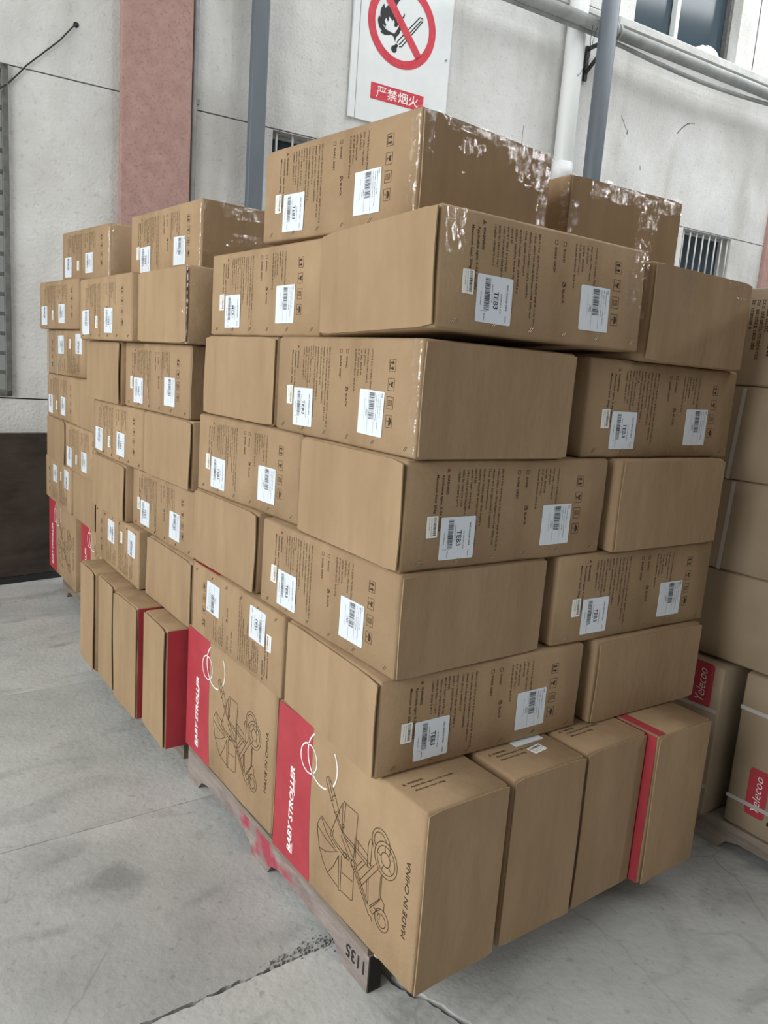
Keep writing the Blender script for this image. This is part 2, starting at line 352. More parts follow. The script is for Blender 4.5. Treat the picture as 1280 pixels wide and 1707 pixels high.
# ---- shared print meshes
def build_print(top=False):
    rnd = random.Random(5)
    p = P2(R90(0, 0.25)); q = P2(R90(0, 0.25))
    def row(u, v0, v1): return (0.25-v0, u, 0.25-v1)
    # warning block
    q.poly([(0.0205, 0.1045), (0.0205+0.0005, 0.105), (0.0300, 0.1115), (0.0300, 0.1045)][:0] or [(0.0195, 0.1195), (0.0295, 0.1195), (0.0245, 0.1115)][::-1]) if False else None
    q.add([(0.0200, 0.1105), (0.0300, 0.1105), (0.0250, 0.1190)], [(0, 1, 2)])
    p.text('WARNING', 0.0345, 0.1115, 0.0445, 0.0070, 0.02)
    p.text('Applicable ages: 0-36 months', 0.0345, 0.0955, 0.126, 0.0086, 0.012)
    p.text('Maximum load: 20kg', 0.0345, 0.0790, 0.086, 0.0086, 0.012)
    if not top:
        for u, v0, v1 in ((.1425, .2255, .143), (.1545, .2255, .141), (.167, .2255, .124), (.179, .2265, .131), (.190, .2285, .194), (.2025, .2265, .05), (.2155, .2265, .097), (.231, .2262, .135), (.2445, .226, .09), (.2595, .226, .049), (.273, .2258, .033)):
            p.micro(0.25-v0, 0.25-v1, u, 0.0062, rnd)
        for u, v0, v1 in ((.391, .2244, .129), (.4035, .2243, .158), (.416, .2241, .1654), (.430, .2255, .19), (.443, .2255, .15), (.460, .2255, .14)):
            p.micro(0.25-v0, 0.25-v1, u, 0.0062, rnd)
        for r, t in ((0.0275, 0.3510), (0.0275, 0.3230), (0.1140, 0.3575)):
            p.frame(r, t, r+0.0095, t+0.0095, 0.0010)
        p.stroke([(0.1150, 0.3590), (0.1225, 0.3660), (0.1160, 0.3690), (0.1255, 0.3590)], 0.0014)
        p.text('KHAKI', 0.0440, 0.3525, 0.0270, 0.0070, 0.012)
        p.text('DARK GREY', 0.0430, 0.3245, 0.0540, 0.0070, 0.012)
        p.text('BLACK', 0.1300, 0.3590, 0.0310, 0.0070, 0.012)
        for i, vc in enumerate((.1916, .151, .111, .071)):
            rc = 0.25-vc; t0 = 0.532; w = 0.027; h = 0.024
            p.frame(rc-w/2, t0, rc+w/2, t0+h, 0.0009)
            if i == 0:
                for dx in (-0.006, 0.006):
                    p.rect(rc+dx-0.0018, t0+0.0055, rc+dx+0.0018, t0+0.013); p.add([(rc+dx-0.0045, t0+0.0125), (rc+dx+0.0045, t0+0.0125), (rc+dx, t0+0.019)], [(0, 1, 2)])
                p.rect(rc-0.010, t0+0.0028, rc+0.010, t0+0.0040)
            elif i == 1:
                p.poly([(rc-0.006, t0+0.020), (rc-0.0055, t0+0.013), (rc-0.002, t0+0.0105), (rc+0.002, t0+0.0105), (rc+0.0055, t0+0.013), (rc+0.006, t0+0.020), (rc+0.001, t0+0.0165)])
                p.rect(rc-0.0008, t0+0.005, rc+0.0008, t0+0.0108); p.rect(rc-0.004, t0+0.0035, rc+0.004, t0+0.005)
            elif i == 2:
                p.frame(rc-0.006, t0+0.004, rc+0.006, t0+0.019, 0.0009)
                for k in range(3): p.rect(rc-0.006, t0+0.008+k*0.0035, rc+0.006, t0+0.0088+k*0.0035)
            else:
                p.poly([(rc+0.0095*math.cos(a), t0+0.0115+0.0085*math.sin(a)) for a in [math.pi*k/10 for k in range(11)]])
                p.rect(rc-0.0006, t0+0.0045, rc+0.0006, t0+0.0118); p.rect(rc-0.003, t0+0.0038, rc+0.0006, t0+0.0050)
    return p.mesh('printed_text', M['ink']), q.mesh('warning_triangle', M['redink'])
PRINT, TRI = build_print()
PRINT_TOP, TRI_TOP = build_print(True)

def label_sheet(w, h, m, r=0.003):
    b = MB(); n = 4; pts = []
    for cx, cy, a0 in ((w-r, h-r, 0), (r, h-r, 90), (r, r, 180), (w-r, r, 270)):
        for k in range(n+1):
            a = math.radians(a0+90*k/n); pts.append((cx+r*math.cos(a), cy+r*math.sin(a)))
    N = len(pts)
    b.add([(x, y, 0.0) for x, y in pts]+[(x, y, 0.0009) for x, y in pts], [tuple(range(N, 2*N))]+[(i, (i+1) % N, N+(i+1) % N, N+i) for i in range(N)])
    return b.mesh('label_sheet', m)
ADDR = label_sheet(0.100, 0.0975, M['label'])
SHIP = label_sheet(0.100, 0.1010, M['label'])
SMALL = label_sheet(0.0305, 0.0485, M['labelw'], 0.002)

def addr_print(code, seed):
    rnd = random.Random(seed); H = 0.0975
    p = P2(R90(0, H), 0.0012)
    p.text(code, 0.031, 0.047, 0.036, 0.0135, 0.012)
    p.barcode(0.006, 0.073, 0.021, 0.036, rnd)
    p.micro(0.018, 0.055, 0.041, 0.0030, rnd)
    p.micro(0.034, 0.075, 0.0665, 0.0036, rnd)
    p.micro(0.014, 0.066, 0.083, 0.0050, rnd, True)
    p.micro(0.078, 0.092, 0.083, 0.0036, rnd)
    p.micro(0.035, 0.062, 0.010, 0.0026, rnd)
    p.micro(0.078, 0.092, 0.022, 0.0030, rnd)
    p.rect(0.0735, 0.008, 0.0739, 0.030)
    return p.mesh('label_print', M['black'])
ADDR_P = {c: addr_print(c, i+3) for i, c in enumerate(('TEB3', 'MCE1'))}
def ship_print():
    rnd = random.Random(12); H = 0.101
    p = P2(R90(0, H), 0.0012)
    p.barcode(0.005, 0.066, 0.042, 0.062, rnd)
    p.rect(0.004, 0.0395, 0.095, 0.0399); p.rect(0.004, 0.064, 0.095, 0.0644)
    p.rect(0.018, 0.024, 0.066, 0.0244)
    for t in (0.070, 0.078, 0.086): p.micro(0.006, rnd.uniform(0.05, 0.092), t, 0.0028, rnd)
    p.micro(0.040, 0.060, 0.030, 0.0036, rnd); p.micro(0.044, 0.060, 0.035, 0.0030, rnd)
    p.micro(0.004, 0.014, 0.091, 0.0040, rnd, True)
    return p.mesh('label_print', M['black'])
SHIP_P = ship_print()
def small_print():
    rnd = random.Random(31)
    p = P2(R90(0, 0.0485), 0.0012); p.barcode(0.003, 0.0455, 0.018, 0.026, rnd)
    p.micro(0.004, 0.044, 0.012, 0.0024, rnd); p.micro(0.004, 0.030, 0.006, 0.0024, rnd)
    return p.mesh('label_print', M['black'])
SMALL_P = small_print()
def staple_mesh():
    b = MB()
    for k in (-0.0026, 0.0026):
        b.bar((-0.0042+k, -0.0050, 0.0008), (0.0042+k, 0.0050, 0.0008), 0.0014, 0.0014)
    return b.mesh('staple', M['steel'])
STAPLE = staple_mesh()

# ---- big face art
BAND = [(0.004, 0.004), (0.2065, 0.004), (0.2065, 0.022), (0.1985, 0.09), (0.1915, 0.17), (0.1895, 0.24), (0.1880, 0.33), (0.1860, 0.443), (0.004, 0.443)]
def big_art():
    a = P2(); a.poly(BAND)
    w = P2(UP90(0.1065, 0.031), 0.0004)
    w.text('BABY STROLLER', 0, 0, 0.256, 0.0225, 0.035, 0.22)
    w.rect(0.001, -0.0065, 0.034, -0.0038); w.rect(0.175, -0.0048, 0.222, -0.0022)
    w.T = lambda x, y: (x, y)
    w.ring(0.172, 0.3475, 0.040, 0.0040, 40)
    w.ring(0.2365, 0.370, 0.0700, 0.0046, 44, math.radians(128), math.radians(292))
    w.ring(0.2365, 0.370, 0.0700, 0.0046, 20, math.radians(322), math.radians(400))
    s = P2(None, 0.0002)
    for pts in [[[.353,.2251],[.3243,.2463],[.3078,.2633],[.2876,.2901],[.2611,.3259],[.2592,.3337],[.2667,.3433],[.2758,.342],[.3026,.3096],[.3229,.2801],[.3305,.2641]],[[.2697,.339],[.2942,.2966]],[[.2843,.2843],[.2971,.2934]],[[.295,.3028],[.3049,.3102]],[[.3022,.2611],[.3165,.2724]],[[.3138,.2665],[.3448,.2348],[.361,.2297]],[[.3393,.2201],[.384,.1803]],[[.353,.2251],[.3966,.1913]],[[.3356,.3027],[.3235,.2747],[.2959,.207],[.2958,.1951],[.3168,.1838],[.3517,.1752],[.3823,.1749]],[[.3058,.2156],[.3028,.1992],[.3211,.1892],[.3579,.1833],[.3883,.1829]],[[.3451,.3148],[.339,.3059],[.341,.2556],[.3454,.2294],[.3481,.2596],[.3521,.3144],[.3451,.3148]],[[.3523,.313],[.4036,.3127],[.4045,.3049],[.4032,.2511],[.4055,.1932]],[[.399,.2487],[.3996,.1926]],[[.353,.2251],[.4637,.2064]],[[.3608,.231],[.4713,.2152]],[[.2969,.2076],[.2485,.2235],[.2329,.1954],[.2344,.1721],[.2465,.1336],[.2676,.1068],[.2902,.0875],[.3411,.0778]],[[.249,.2193],[.2733,.1941],[.3181,.1728]],[[.2338,.1869],[.2703,.1746],[.3162,.1673],[.3307,.1686]],[[.2465,.1331],[.2744,.1381],[.2983,.1499],[.3224,.1651]],[[.2903,.0869],[.3165,.1216],[.3343,.159]],[[.3362,.1631],[.3443,.0709],[.3491,.0711],[.3521,.0753],[.3475,.1698]],[[.3525,.1262],[.4005,.1302]],[[.352,.0759],[.4005,.0788],[.4061,.0819],[.4048,.1329],[.4028,.1575]],[[.3994,.1668],[.4559,.1076],[.4734,.0897],[.4844,.0887],[.4886,.0789]],[[.4122,.1747],[.4686,.1118]],[[.4048,.1715],[.4622,.1104]],[[.4827,.2263],[.4266,.1482],[.4344,.139],[.4959,.2221]],[[.4158,.1825],[.4332,.2058]],[[.4214,.1733],[.4464,.2055]],[[.4554,.204],[.4532,.258],[.4583,.2802],[.4643,.2803],[.4674,.2759],[.4666,.2115]],[[.4059,.2471],[.454,.2336]],[[.4113,.2474],[.4181,.2206]],[[.4625,.1806],[.4681,.1157]],[[.4571,.1716],[.4592,.1281]],[[.5095,.2129],[.5086,.1521],[.4742,.1122]],[[.513,.2178],[.5142,.1572],[.4981,.1342],[.4764,.1085]],[[.4756,.108],[.4875,.0991],[.5005,.1149],[.5154,.1305]],[[.4912,.1212],[.5173,.1152],[.5145,.1036]],[[.515,.1613],[.5293,.1521],[.5296,.1337]]]:
        s.stroke(pts, 0.0017)
    C = [[.5225,.2606,.043],[.5227,.2604,.0337],[.5216,.2614,.0172],[.5006,.2907,.0351],[.4982,.2922,.0238],[.524,.1073,.0266],[.5233,.1056,.0161],[.4005,.1773,.0117],[.3977,.177,.0074],[.362,.1791,.0077],[.3463,.2489,.0048]]
    for i, (x, y, r) in enumerate(C):
        if i in (3, 4): s.ring(x, y, r, 0.0017, 30, math.radians(-30 if i == 3 else 20), math.radians(225))
        else: s.ring(x, y, r, 0.0017, 36)
    for k in range(5):
        a2 = math.radians(30+72*k); x, y = C[0][:2]
        s.stroke([(x+0.0172*math.cos(a2), y+0.0172*math.sin(a2)), (x+0.0337*math.cos(a2), y+0.0337*math.sin(a2))], 0.0015)
    s.T = UP90(0.6110, 0.1165)
    s.text('MADE IN CHINA', 0, 0, 0.190, 0.0150, 0.0, 0.12)
    return a.mesh('red_band', M['red']), w.mesh('white_lettering', M['white']), s.mesh('stroller_drawing', M['ink'])
BANDM, WHITEM, DRAWM = big_art()

# ---- carton
BL, BS = 0.6473, 0.4573
def face_frame(f, dx, dy, h):
    o, u, v, n = {
        '-x': ((-dx/2, dy/2, 0), (0, -1, 0), (0, 0, 1), (-1, 0, 0)),
        '-y': ((-dx/2, -dy/2, 0), (1, 0, 0), (0, 0, 1), (0, -1, 0)),
        '+z': ((dx/2, -dy/2, h), (0, 1, 0), (-1, 0, 0), (0, 0, 1)),
        '+zr': ((-dx/2, dy/2, h), (0, -1, 0), (1, 0, 0), (0, 0, 1))}[f]
    return Matrix(((u[0], v[0], n[0], o[0]), (u[1], v[1], n[1], o[1]), (u[2], v[2], n[2], o[2]), (0, 0, 0, 1)))
def face_size(f, dx, dy, h):
    return {'-x': (dy, h), '-y': (dx, h), '+z': (dy, dx), '+zr': (dy, dx)}[f]

def carton_body(dx, dy, h, seed, m, r=0.007, wear=0.004):
    b = MB(); H = Vector((dx/2, dy/2, h/2)); off = Vector((seed*3.1, seed*1.7, seed*0.9))
    def ticks(a):
        e = H[a]; t = [-e, -e+r*0.35, -e+r]; k = max(2, int(2*e/0.09))
        t += [-e+r+(2*e-2*r)*i/k for i in range(1, k)]; return t+[e-r, e-r*0.35, e]
    for a in range(3):
        b_, c_ = (a+1) % 3, (a+2) % 3; tb, tcs = ticks(b_), ticks(c_)
        for sg in (-1, 1):
            base = len(b.v)
            for x in tb:
                for y in tcs:
                    p = Vector((0, 0, 0)); p[a] = sg*H[a]; p[b_] = x; p[c_] = y
                    inner = Vector([max(-(H[i]-r), min(H[i]-r, p[i])) for i in range(3)])
                    d = p-inner
                    q = inner+d.normalized()*r
                    if sum(abs(p[i]) > H[i]-r+1e-6 for i in range(3)) >= 2:
                        nz = noise.noise((q+off)*9)+0.6*noise.noise((q+off)*31)
                        q -= d.normalized()*wear*max(0.0, 0.35+nz)
                    b.v.append((q.x, q.y, q.z+h/2))
            nb, nc = len(tb), len(tcs)
            for i in range(nb-1):
                for j in range(nc-1):
                    f = (base+i*nc+j, base+(i+1)*nc+j, base+(i+1)*nc+j+1, base+i*nc+j+1)
                    b.f.append(f if sg > 0 else f[::-1])
    return b.mesh('carton_body', m, True)

def flap_mesh(w, h, seed, side):
    """end flap: a thin board a little proud of the end, bowed, with one upright edge standing open"""
    rnd = random.Random(seed); b = MB(); nu, nv = 10, 7; t = 0.0032
    lift = rnd.uniform(0.005, 0.009); k1 = rnd.uniform(0, 6); bow = rnd.uniform(0.0005, 0.0025)
    fr, bk = [], []
    for j in range(nv+1):
        for i in range(nu+1):
            u = 0.002+(w-0.004)*i/nu; v = 0.003+(h-0.006)*j/nv
            s = (i/nu if side > 0 else 1-i/nu); s = max(0, (s-0.72)/0.28)**1.6
            o = 0.0006+lift*s*(0.45+0.55*math.sin(k1+2.2*j/nv)**2)+bow*math.sin(math.pi*i/nu)*math.sin(math.pi*j/nv)
            if i in (0, nu): v += rnd.uniform(-0.001, 0.001)
            if j in (0, nv) and i in (0, nu): v += -0.004 if j else 0.004
            fr.append((u, v, o+t)); bk.append((u, v, o))
    n = len(fr); W = nu+1
    fs = []
    for j in range(nv):
        for i in range(nu):
            q = (j*W+i, j*W+i+1, (j+1)*W+i+1, (j+1)*W+i); fs.append(q); fs.append(tuple(n+k for k in q[::-1]))
    rim = [i for i in range(W)]+[j*W+nu for j in range(1, nv+1)]+[nv*W+i for i in range(nu-1, -1, -1)]+[j*W for j in range(nv-1, 0, -1)]
    for a, c in zip(rim, rim[1:]+rim[:1]): fs.append((a, n+a, n+c, c))
    b.add(fr+bk, fs)
    return b.mesh('end_flap', M['flap'])

def film_patch(u0, u1, v0, v1, seed, amp=0.0011, off=0.0052, nu=22, nv=16, fx=1.0, fy=0.35):
    b = MB(); rnd = random.Random(seed); s = Vector((seed*2.3, seed*1.1, 0))
    for j in range(nv+1):
        for i in range(nu+1):
            a, c = i/nu, j/nv
            e = min(1, 6*min(a, 1-a))*min(1, 6*min(c, 1-c))
            u = u0+(u1-u0)*a+0.012*noise.noise(Vector((c*7, seed, 1.3)))*(1 if i in (0, nu) else 0)
            v = v0+(v1-v0)*c+0.015*noise.noise(Vector((a*9, seed, 4.1)))*(1 if j in (0, nv) else 0)
            q = Vector((u*90*fx, v*90*fy, 0))+s
            z = off+e*amp*(noise.noise(q)+0.5*noise.noise(q*2.3))
            b.v.append((u, v, z))
    W = nu+1
    for j in range(nv):
        for i in range(nu): b.f.append((j*W+i, j*W+i+1, (j+1)*W+i+1, (j+1)*W+i))
    return b.mesh('stretch_film', M['film'], True)

def film_corner(dx, dy, h, seed, w0=0.03, w1=0.04, z0=0.0, z1=None):
    """crumpled film round the upright edge nearest the aisle (-x, -y)"""
    b = MB(); z1 = z1 or h; nv = 22; S = [-1, -0.7, -0.45, -0.25, -0.1, 0, 0.1, 0.25, 0.45, 0.7, 1]
    for j in range(nv+1):
        z = z0+(z1-z0)*j/nv
        for i, s in enumerate(S):
            jit = 0.010*noise.noise(Vector((j*0.45, s*2, seed)))
            o = 0.0075+0.0045*noise.noise(Vector((s*3.3, z*55, seed*1.9)))
            if s < 0: p = (-dx/2-o, -dy/2-0.001+(-s)*(w0+jit)-0.004, z)
            elif s > 0: p = (-dx/2-0.005+s*(w1+jit), -dy/2-o, z)
            else: p = (-dx/2-o*0.75, -dy/2-o*0.75, z)
            b.v.append(p)
    W = len(S)
    for j in range(nv):
        for i in range(W-1): b.f.append((j*W+i, j*W+i+1, (j+1)*W+i+1, (j+1)*W+i))
    return b.mesh('stretch_film', M['film'], True)

def tape_mesh(w, h, seed):
    b = MB(); rnd = random.Random(seed); x = w*rnd.uniform(0.35, 0.62); hw = 0.028; n = 8
    for j in range(n+1):
        for i in (-1, 0, 1): b.v.append((x+i*hw, 0.004+(h-0.008)*j/n, 0.0068+0.0006*noise.noise(Vector((i, j, seed)))))
    for j in range(n):
        for i in range(2): b.f.append((j*3+i, j*3+i+1, (j+1)*3+i+1, (j+1)*3+i))
    return b.mesh('packing_tape', M['tape'], True)

_n = [0]
GROUP = 'stroller cartons stacked on the pallets'
def carton(kind, x, y, z, h, yaw, label, dims=None, tilt=0.0, mat_='kraft', group=GROUP, parts=()):
    _n[0] += 1; seed = _n[0]
    D = {'L': BL, 'S': BS, 'H': 0.247}
    dx, dy = dims or (D[kind[0]], D[kind[1]])
    root = empty('cardboard_carton', (x, y, z), (math.radians(tilt), 0, math.radians(yaw)), label=label, cat='carton', group=group)
    link('carton_body', carton_body(dx, dy, h, seed, M[mat_]), root)
    for p in parts:
        f = p[1]; fm = face_frame(f, dx, dy, h); W, Hh = face_size(f, dx, dy, h)
        if p[0] == 'flap':
            link('end_flap', flap_mesh(W, Hh, seed*7, p[2]), root, fm)
            if len(p) > 3: link('packing_tape', tape_mesh(W, Hh, seed), root, fm)
        elif p[0] == 'big':
            if p[2]: fm = fm @ Matrix.Translation((W, Hh, 0)) @ Matrix.Rotation(math.pi, 4, 'Z')
            T = lambda k: fm @ Matrix.Translation((0, 0, k))
            o = link('red_band', BANDM, root, T(0.0006)); link('white_lettering', WHITEM, o, Matrix.Identity(4))
            if p[3]: link('stroller_drawing', DRAWM, root, T(0.0006))
        elif p[0] == 'redfold':
            b = P2(); b.rect(p[2], p[3], p[4], p[5]); link('red_band', b.mesh('red_band', M['red']), root, fm @ Matrix.Translation((0, 0, 0.0007)))
        elif p[0] == 'toptext':
            o = link('printed_text', PRINT_TOP, root, fm @ Matrix.Translation((0, Hh-0.25, 0.0007)))
            link('warning_triangle', TRI_TOP, o)
            if p[2]:
                o = link('shipping_label', SHIP, root, fm @ Matrix.Translation((0.114, 0.03, 0.0006))); link('label_print', SHIP_P, o)
                o = link('small_label', SMALL, root, fm @ Matrix.Translation((0.070, 0.062, 0.0008)) @ Matrix.Rotation(0.12, 4, 'Z')); link('label_print', SMALL_P, o)
        elif p[0] == 'print':
            _, _, lay, rot, code = p
            if rot: fm = fm @ Matrix.Translation((W, Hh, 0)) @ Matrix.Rotation(math.pi, 4, 'Z')
            rnd = random.Random(seed)
            T = lambda u, v, k=0.0007: fm @ Matrix.Translation((u, v, k)) @ Matrix.Rotation(math.radians(rnd.uniform(-1.2, 1.2)), 4, 'Z')
            o = link('printed_text', PRINT, root, fm @ Matrix.Translation((0, min(0, Hh-0.245), 0.0006)))
            link('warning_triangle', TRI, o)
            if lay == 'A': pos = ((0.104, 0.0225), (0.421, 0.0345), (0.0640, 0.0755))
            else: pos = ((0.335, 0.0300), (0.040, 0.0200), (0.218, 0.0480))
            o = link('address_label', ADDR, root, T(*pos[0])); link('label_print', ADDR_P[code], o)
            o = link('shipping_label', SHIP, root, T(*pos[1])); link('label_print', SHIP_P, o)
            o = link('small_label', SMALL, root, T(*pos[2])); link('label_print', SMALL_P, o)
            if len(p) == 5 and y < 2.4:
                for u in (0.047, 0.158, 0.268, 0.374, 0.485, 0.612):
                    link('staple', STAPLE, root, fm @ Matrix.Translation((u, 0.0195, 0.0004)))
        elif p[0] == 'film':
            link('stretch_film', film_patch(*p[2], seed+len(p)), root, fm)
        elif p[0] == 'corner':
            link('stretch_film', film_corner(dx, dy, h, seed), root)
        elif p[0] == 'strap':
            b = MB(); u0, v0, u1, v1 = p[2]; b.bar((u0, v0, 0.0012), (u1, v1, 0.0012), 0.013, 0.0012, (0, 0, 1)); link('strap', b.mesh('strap', M['strap']), root, fm)
        elif p[0] == 'logo':
            b = P2(None, 0.0006); u0, v0, u1, v1 = p[2]; r = 0.012; pts = []
            for cx, cy, a0 in ((u1-r, v1-r, 0), (u0+r, v1-r, 90), (u0+r, v0+r, 180), (u1-r, v0+r, 270)):
                pts += [(cx+r*math.cos(math.radians(a0+k*22.5)), cy+r*math.sin(math.radians(a0+k*22.5))) for k in range(5)]
            b.poly(pts); o = link('logo_panel', b.mesh('logo_panel', M['red']), root, fm)
            t = P2(UP90(u0+(u1-u0)*0.70, v0+0.018), 0.0009)
            t.text('Yelecoo', 0, 0, (v1-v0)-0.040, (u1-u0)*0.40, -0.008, 0.30); link('lettering', t.mesh('lettering', M['white']), o)
        elif p[0] == 'bigletters':
            t = P2(UP90(p[2][0], p[2][1]), 0.0006); t.text('N', 0, 0, 0.05, 0.05, 0.05); link('printed_text', t.mesh('printed_text', M['black']), root, fm)
        elif p[0] == 'cjk':
            rnd = random.Random(4); t = P2(R90(p[2], p[3]), 0.0006)
            for du, r0, r1, hh in ((0, 0.0, 0.016, .0125), (0, .024, .088, .0115), (.017, 0, .016, .0125), (.017, .028, .145, .0125), (.034, 0, .022, .0125), (.034, .034, .182, .0125), (.052, .02, .10, .016), (.070, .11, .165, .03)):
                t.micro(r0, r1, du, hh, rnd, True)
            link('printed_text', t.mesh('printed_text', M['ink']), root, fm)
    return root

# ---------------------------------------------------------------- the setting: floor
fl = MB(); fl.box(-5, 14, -5, 8, -0.12, -0.035)
floor = setp(fl.obj('floor', M['joint']), kind='structure')
def jag(p0, p1, amp, step, seed):
    p0 = Vector(p0); p1 = Vector(p1); d = p1-p0; n = max(1, int(d.length/step)); q = Vector((-d.y, d.x)).normalized(); out = []
    for i in range(n):
        t = i/n; a = 0 if i == 0 else amp*(noise.noise(Vector((i*0.37, seed, 0)))+0.6*noise.noise(Vector((i*1.7, seed, 5))))
        out.append(p0+d*t+q*a)
    return out
def slab(corners, amps, seed, name='concrete_slab'):
    pts = []
    for k in range(len(corners)):
        a = amps[k]; pts += jag(corners[k], corners[(k+1) % len(corners)], a, 0.012 if a > 0.004 else (0.05 if a else 9), seed+k*3)
    b = MB(); n = len(pts)
    c = sum(pts, Vector((0, 0)))/n
    low = [p+(p-c).normalized()*0.004 for p in pts]
    b.add([(p.x, p.y, 0) for p in pts]+[(p.x, p.y, -0.034) for p in low], [tuple(range(n))]+[(n+i, n+(i+1) % n, (i+1) % n, i) for i in range(n)])
    b.obj(name, M['concrete'], floor)
J = 0.1715; g = 0.0035
slab([(-5, -5), (0.16, -5), (0.16, -0.30), (0.121, -0.165), (0.098, -0.095), (0.070, -0.045), (0.03, J-0.02), (0.0, J-g), (-5, J-g-0.01)], [0, 0, .01, .012, .012, .010, .012, .009, 0], 1)
slab([(0.18, -5), (6, -5), (6, J-g), (0.05, J-g), (0.085, -0.035), (0.112, -0.088), (0.136, -0.16), (0.178, -0.30)], [0, 0, .004, .008, .012, .01, .008, 0], 2)
slab([(6.006, -5), (14, -5), (14, J-g), (6.006, J-g)], [0, 0, 0, 0], 3)
ys = [J+g, 0.968, 2.095, 3.05, 5.0]
for i in range(4):
    y0, y1 = ys[i]+(0.0 if i == 0 else 0.0012), ys[i+1]-0.0012
    xs = [-5, -1.15, 6, 14]
    for k in range(3):
        slab([(xs[k]+0.0012, y0), (xs[k+1]-0.0012, y0), (xs[k+1]-0.0012, y1), (xs[k]+0.0012, y1)], [.009 if i == 0 else .002, 0, .002, 0], 10+i*7+k)
rb = MB(); rnd = random.Random(8)
for k in range(150):
    t = rnd.random(); x = -0.16+0.20*t+rnd.gauss(0, 0.012); y = J+0.013+rnd.gauss(0, 0.012)*(0.4+1.5*t); s = rnd.uniform(0.002, 0.0095)
    a = rnd.random()*6
    P = []
    for i in range(6):
        P.append((x+s*math.cos(a+i)*rnd.uniform(.7, 1.2), y+s*math.sin(a+i)*rnd.uniform(.7, 1.2), -0.004))
    rb.add(P+[(x+rnd.uniform(-.3, .3)*s, y+rnd.uniform(-.3, .3)*s, s*rnd.uniform(.4, .9))], [(i, (i+1) % 6, 6) for i in range(6)])
setp(rb.obj('concrete_rubble', M['rubble']), label='grey crumbled concrete lying along the floor crack beside the nearest pallet', cat='rubble', kind='stuff')

# ---------------------------------------------------------------- the setting: wall
WA = math.radians(-5.3); WM = Matrix.Translation((0, 3.87, 0)) @ Matrix.Rotation(WA, 4, 'Z')   # local x along the wall, y into it
def wl(x, y, z): return WM @ Vector((x, y, z))
wall = MB(); wall.box(-4, 12, 0.20, 0.30, 0, 7.0)
wall_back = setp(wall.obj('wall_back', M['walldark'], None, WM), kind='structure')
def panel(x0, x1, z0, z1, holes=(), g=0.004, m='wall', th=0.205):
    xs = sorted({x0, x1, *[h[0] for h in holes], *[h[1] for h in holes]}); zs = sorted({z0+g, z1-g, *[h[2] for h in holes], *[h[3] for h in holes]})
    b = MB()
    for i in range(len(xs)-1):
        for j in range(len(zs)-1):
            cx, cz = (xs[i]+xs[i+1])/2, (zs[j]+zs[j+1])/2
            if any(h[0] < cx < h[1] and h[2] < cz < h[3] for h in holes): continue
            b.box(xs[i], xs[i+1], 0, th, zs[j], zs[j+1])
    b.obj('wall_panel', M[m], wall_back)
ZS = [0, 1.151, 3.030, 4.53, 7.0]
W1 = (-1.9, -0.082, 1.165, 3.024); W2 = (1.530, 2.255, 2.43, 3.022); W3 = (5.700, 6.420, 2.43, 3.022); W4 = (4.735, 6.095, 4.545, 6.4)
for x0, x1 in ((-4, 0.74), (0.74, 3.2), (3.2, 7.2), (7.2, 12)):
    for k in range(4):
        z0, z1 = ZS[k], ZS[k+1]
        panel(x0, x1, z0, z1, [h for h in (W1, W2, W3, W4) if x0 < h[0] < x1 and z0 < h[2] < z1])
# upper upright joint right of the high window is a shallow rib
b = MB(); b.box(6.345, 6.353, -0.004, 0.0, 4.56, 7); b.obj('joint_line', M['walldark'], wall_back)
b = MB(); b.tube([(0.284, 0.004, 3.333), (0.284, -0.0025, 3.333)], 0.016, 10); b.obj('drilled_hole', M['black'], wall_back)
b = MB(); b.stroke = None
def scuff(pts, w=0.008):
    b = MB()
    for p0, p1 in zip(pts, pts[1:]): b.bar((p0[0], -0.0005, p0[1]), (p1[0], -0.0005, p1[1]), w, 0.001, (0, 1, 0))
    b.obj('scuff_mark', M['grille'], wall_back)
scuff([(5.437, 3.803), (5.50, 3.87), (5.56, 3.912), (5.594, 3.923)], 0.010); scuff([(5.60, 3.925), (5.66, 3.937)], 0.005)
scuff([(4.72, 3.80), (4.76, 3.75), (4.800, 3.700)], 0.006); scuff([(4.815, 3.705), (4.81, 3.67)], 0.012)
scuff([(5.02, 3.45), (5.03, 3.41)], 0.008); scuff([(3.66, 3.36), (3.665, 3.29)], 0.012); scuff([(3.66, 3.50), (3.66, 3.36)], 0.004)
# ledge under the high window
b = MB(); b.cbox(4.5, 12, -0.075, 0.0, 4.44, 4.515, 0.01); setp(b.obj('trim_1', M['ledge'], None, WM), kind='structure')
b = MB(); b.cbox(-4, 4.5, -0.015, 0.0, 4.47, 4.515, 0.006); setp(b.obj('trim_2', M['ledge'], None, WM), kind='structure')
# pink pilasters
for x0, x1 in ((0.530, 0.960), (6.93, 7.45)):
    b = MB(); b.cbox(x0, x1, -0.055, 0.002, 0, 7, 0.008)
    o = b.obj('wall_pilaster', M['pink'], wall_back)
# windows
def window(idx, W, glassm, depth=0.13):
    f = MB(); x0, x1, z0, z1 = W
    root = empty('window_%d' % idx, wl((x0+x1)/2, 0, z0), (0, 0, WA), kind='structure')
    L0 = lambda x, y, z: (x-(x0+x1)/2, y, z-z0)
    g_ = MB(); a = L0(x0, 0, z0); c = L0(x1, 0, z1); g_.box(a[0], c[0], depth, depth+0.008, a[2], c[2]); g_.obj('glass_pane', M[glassm], root)
    return root, L0, a, c
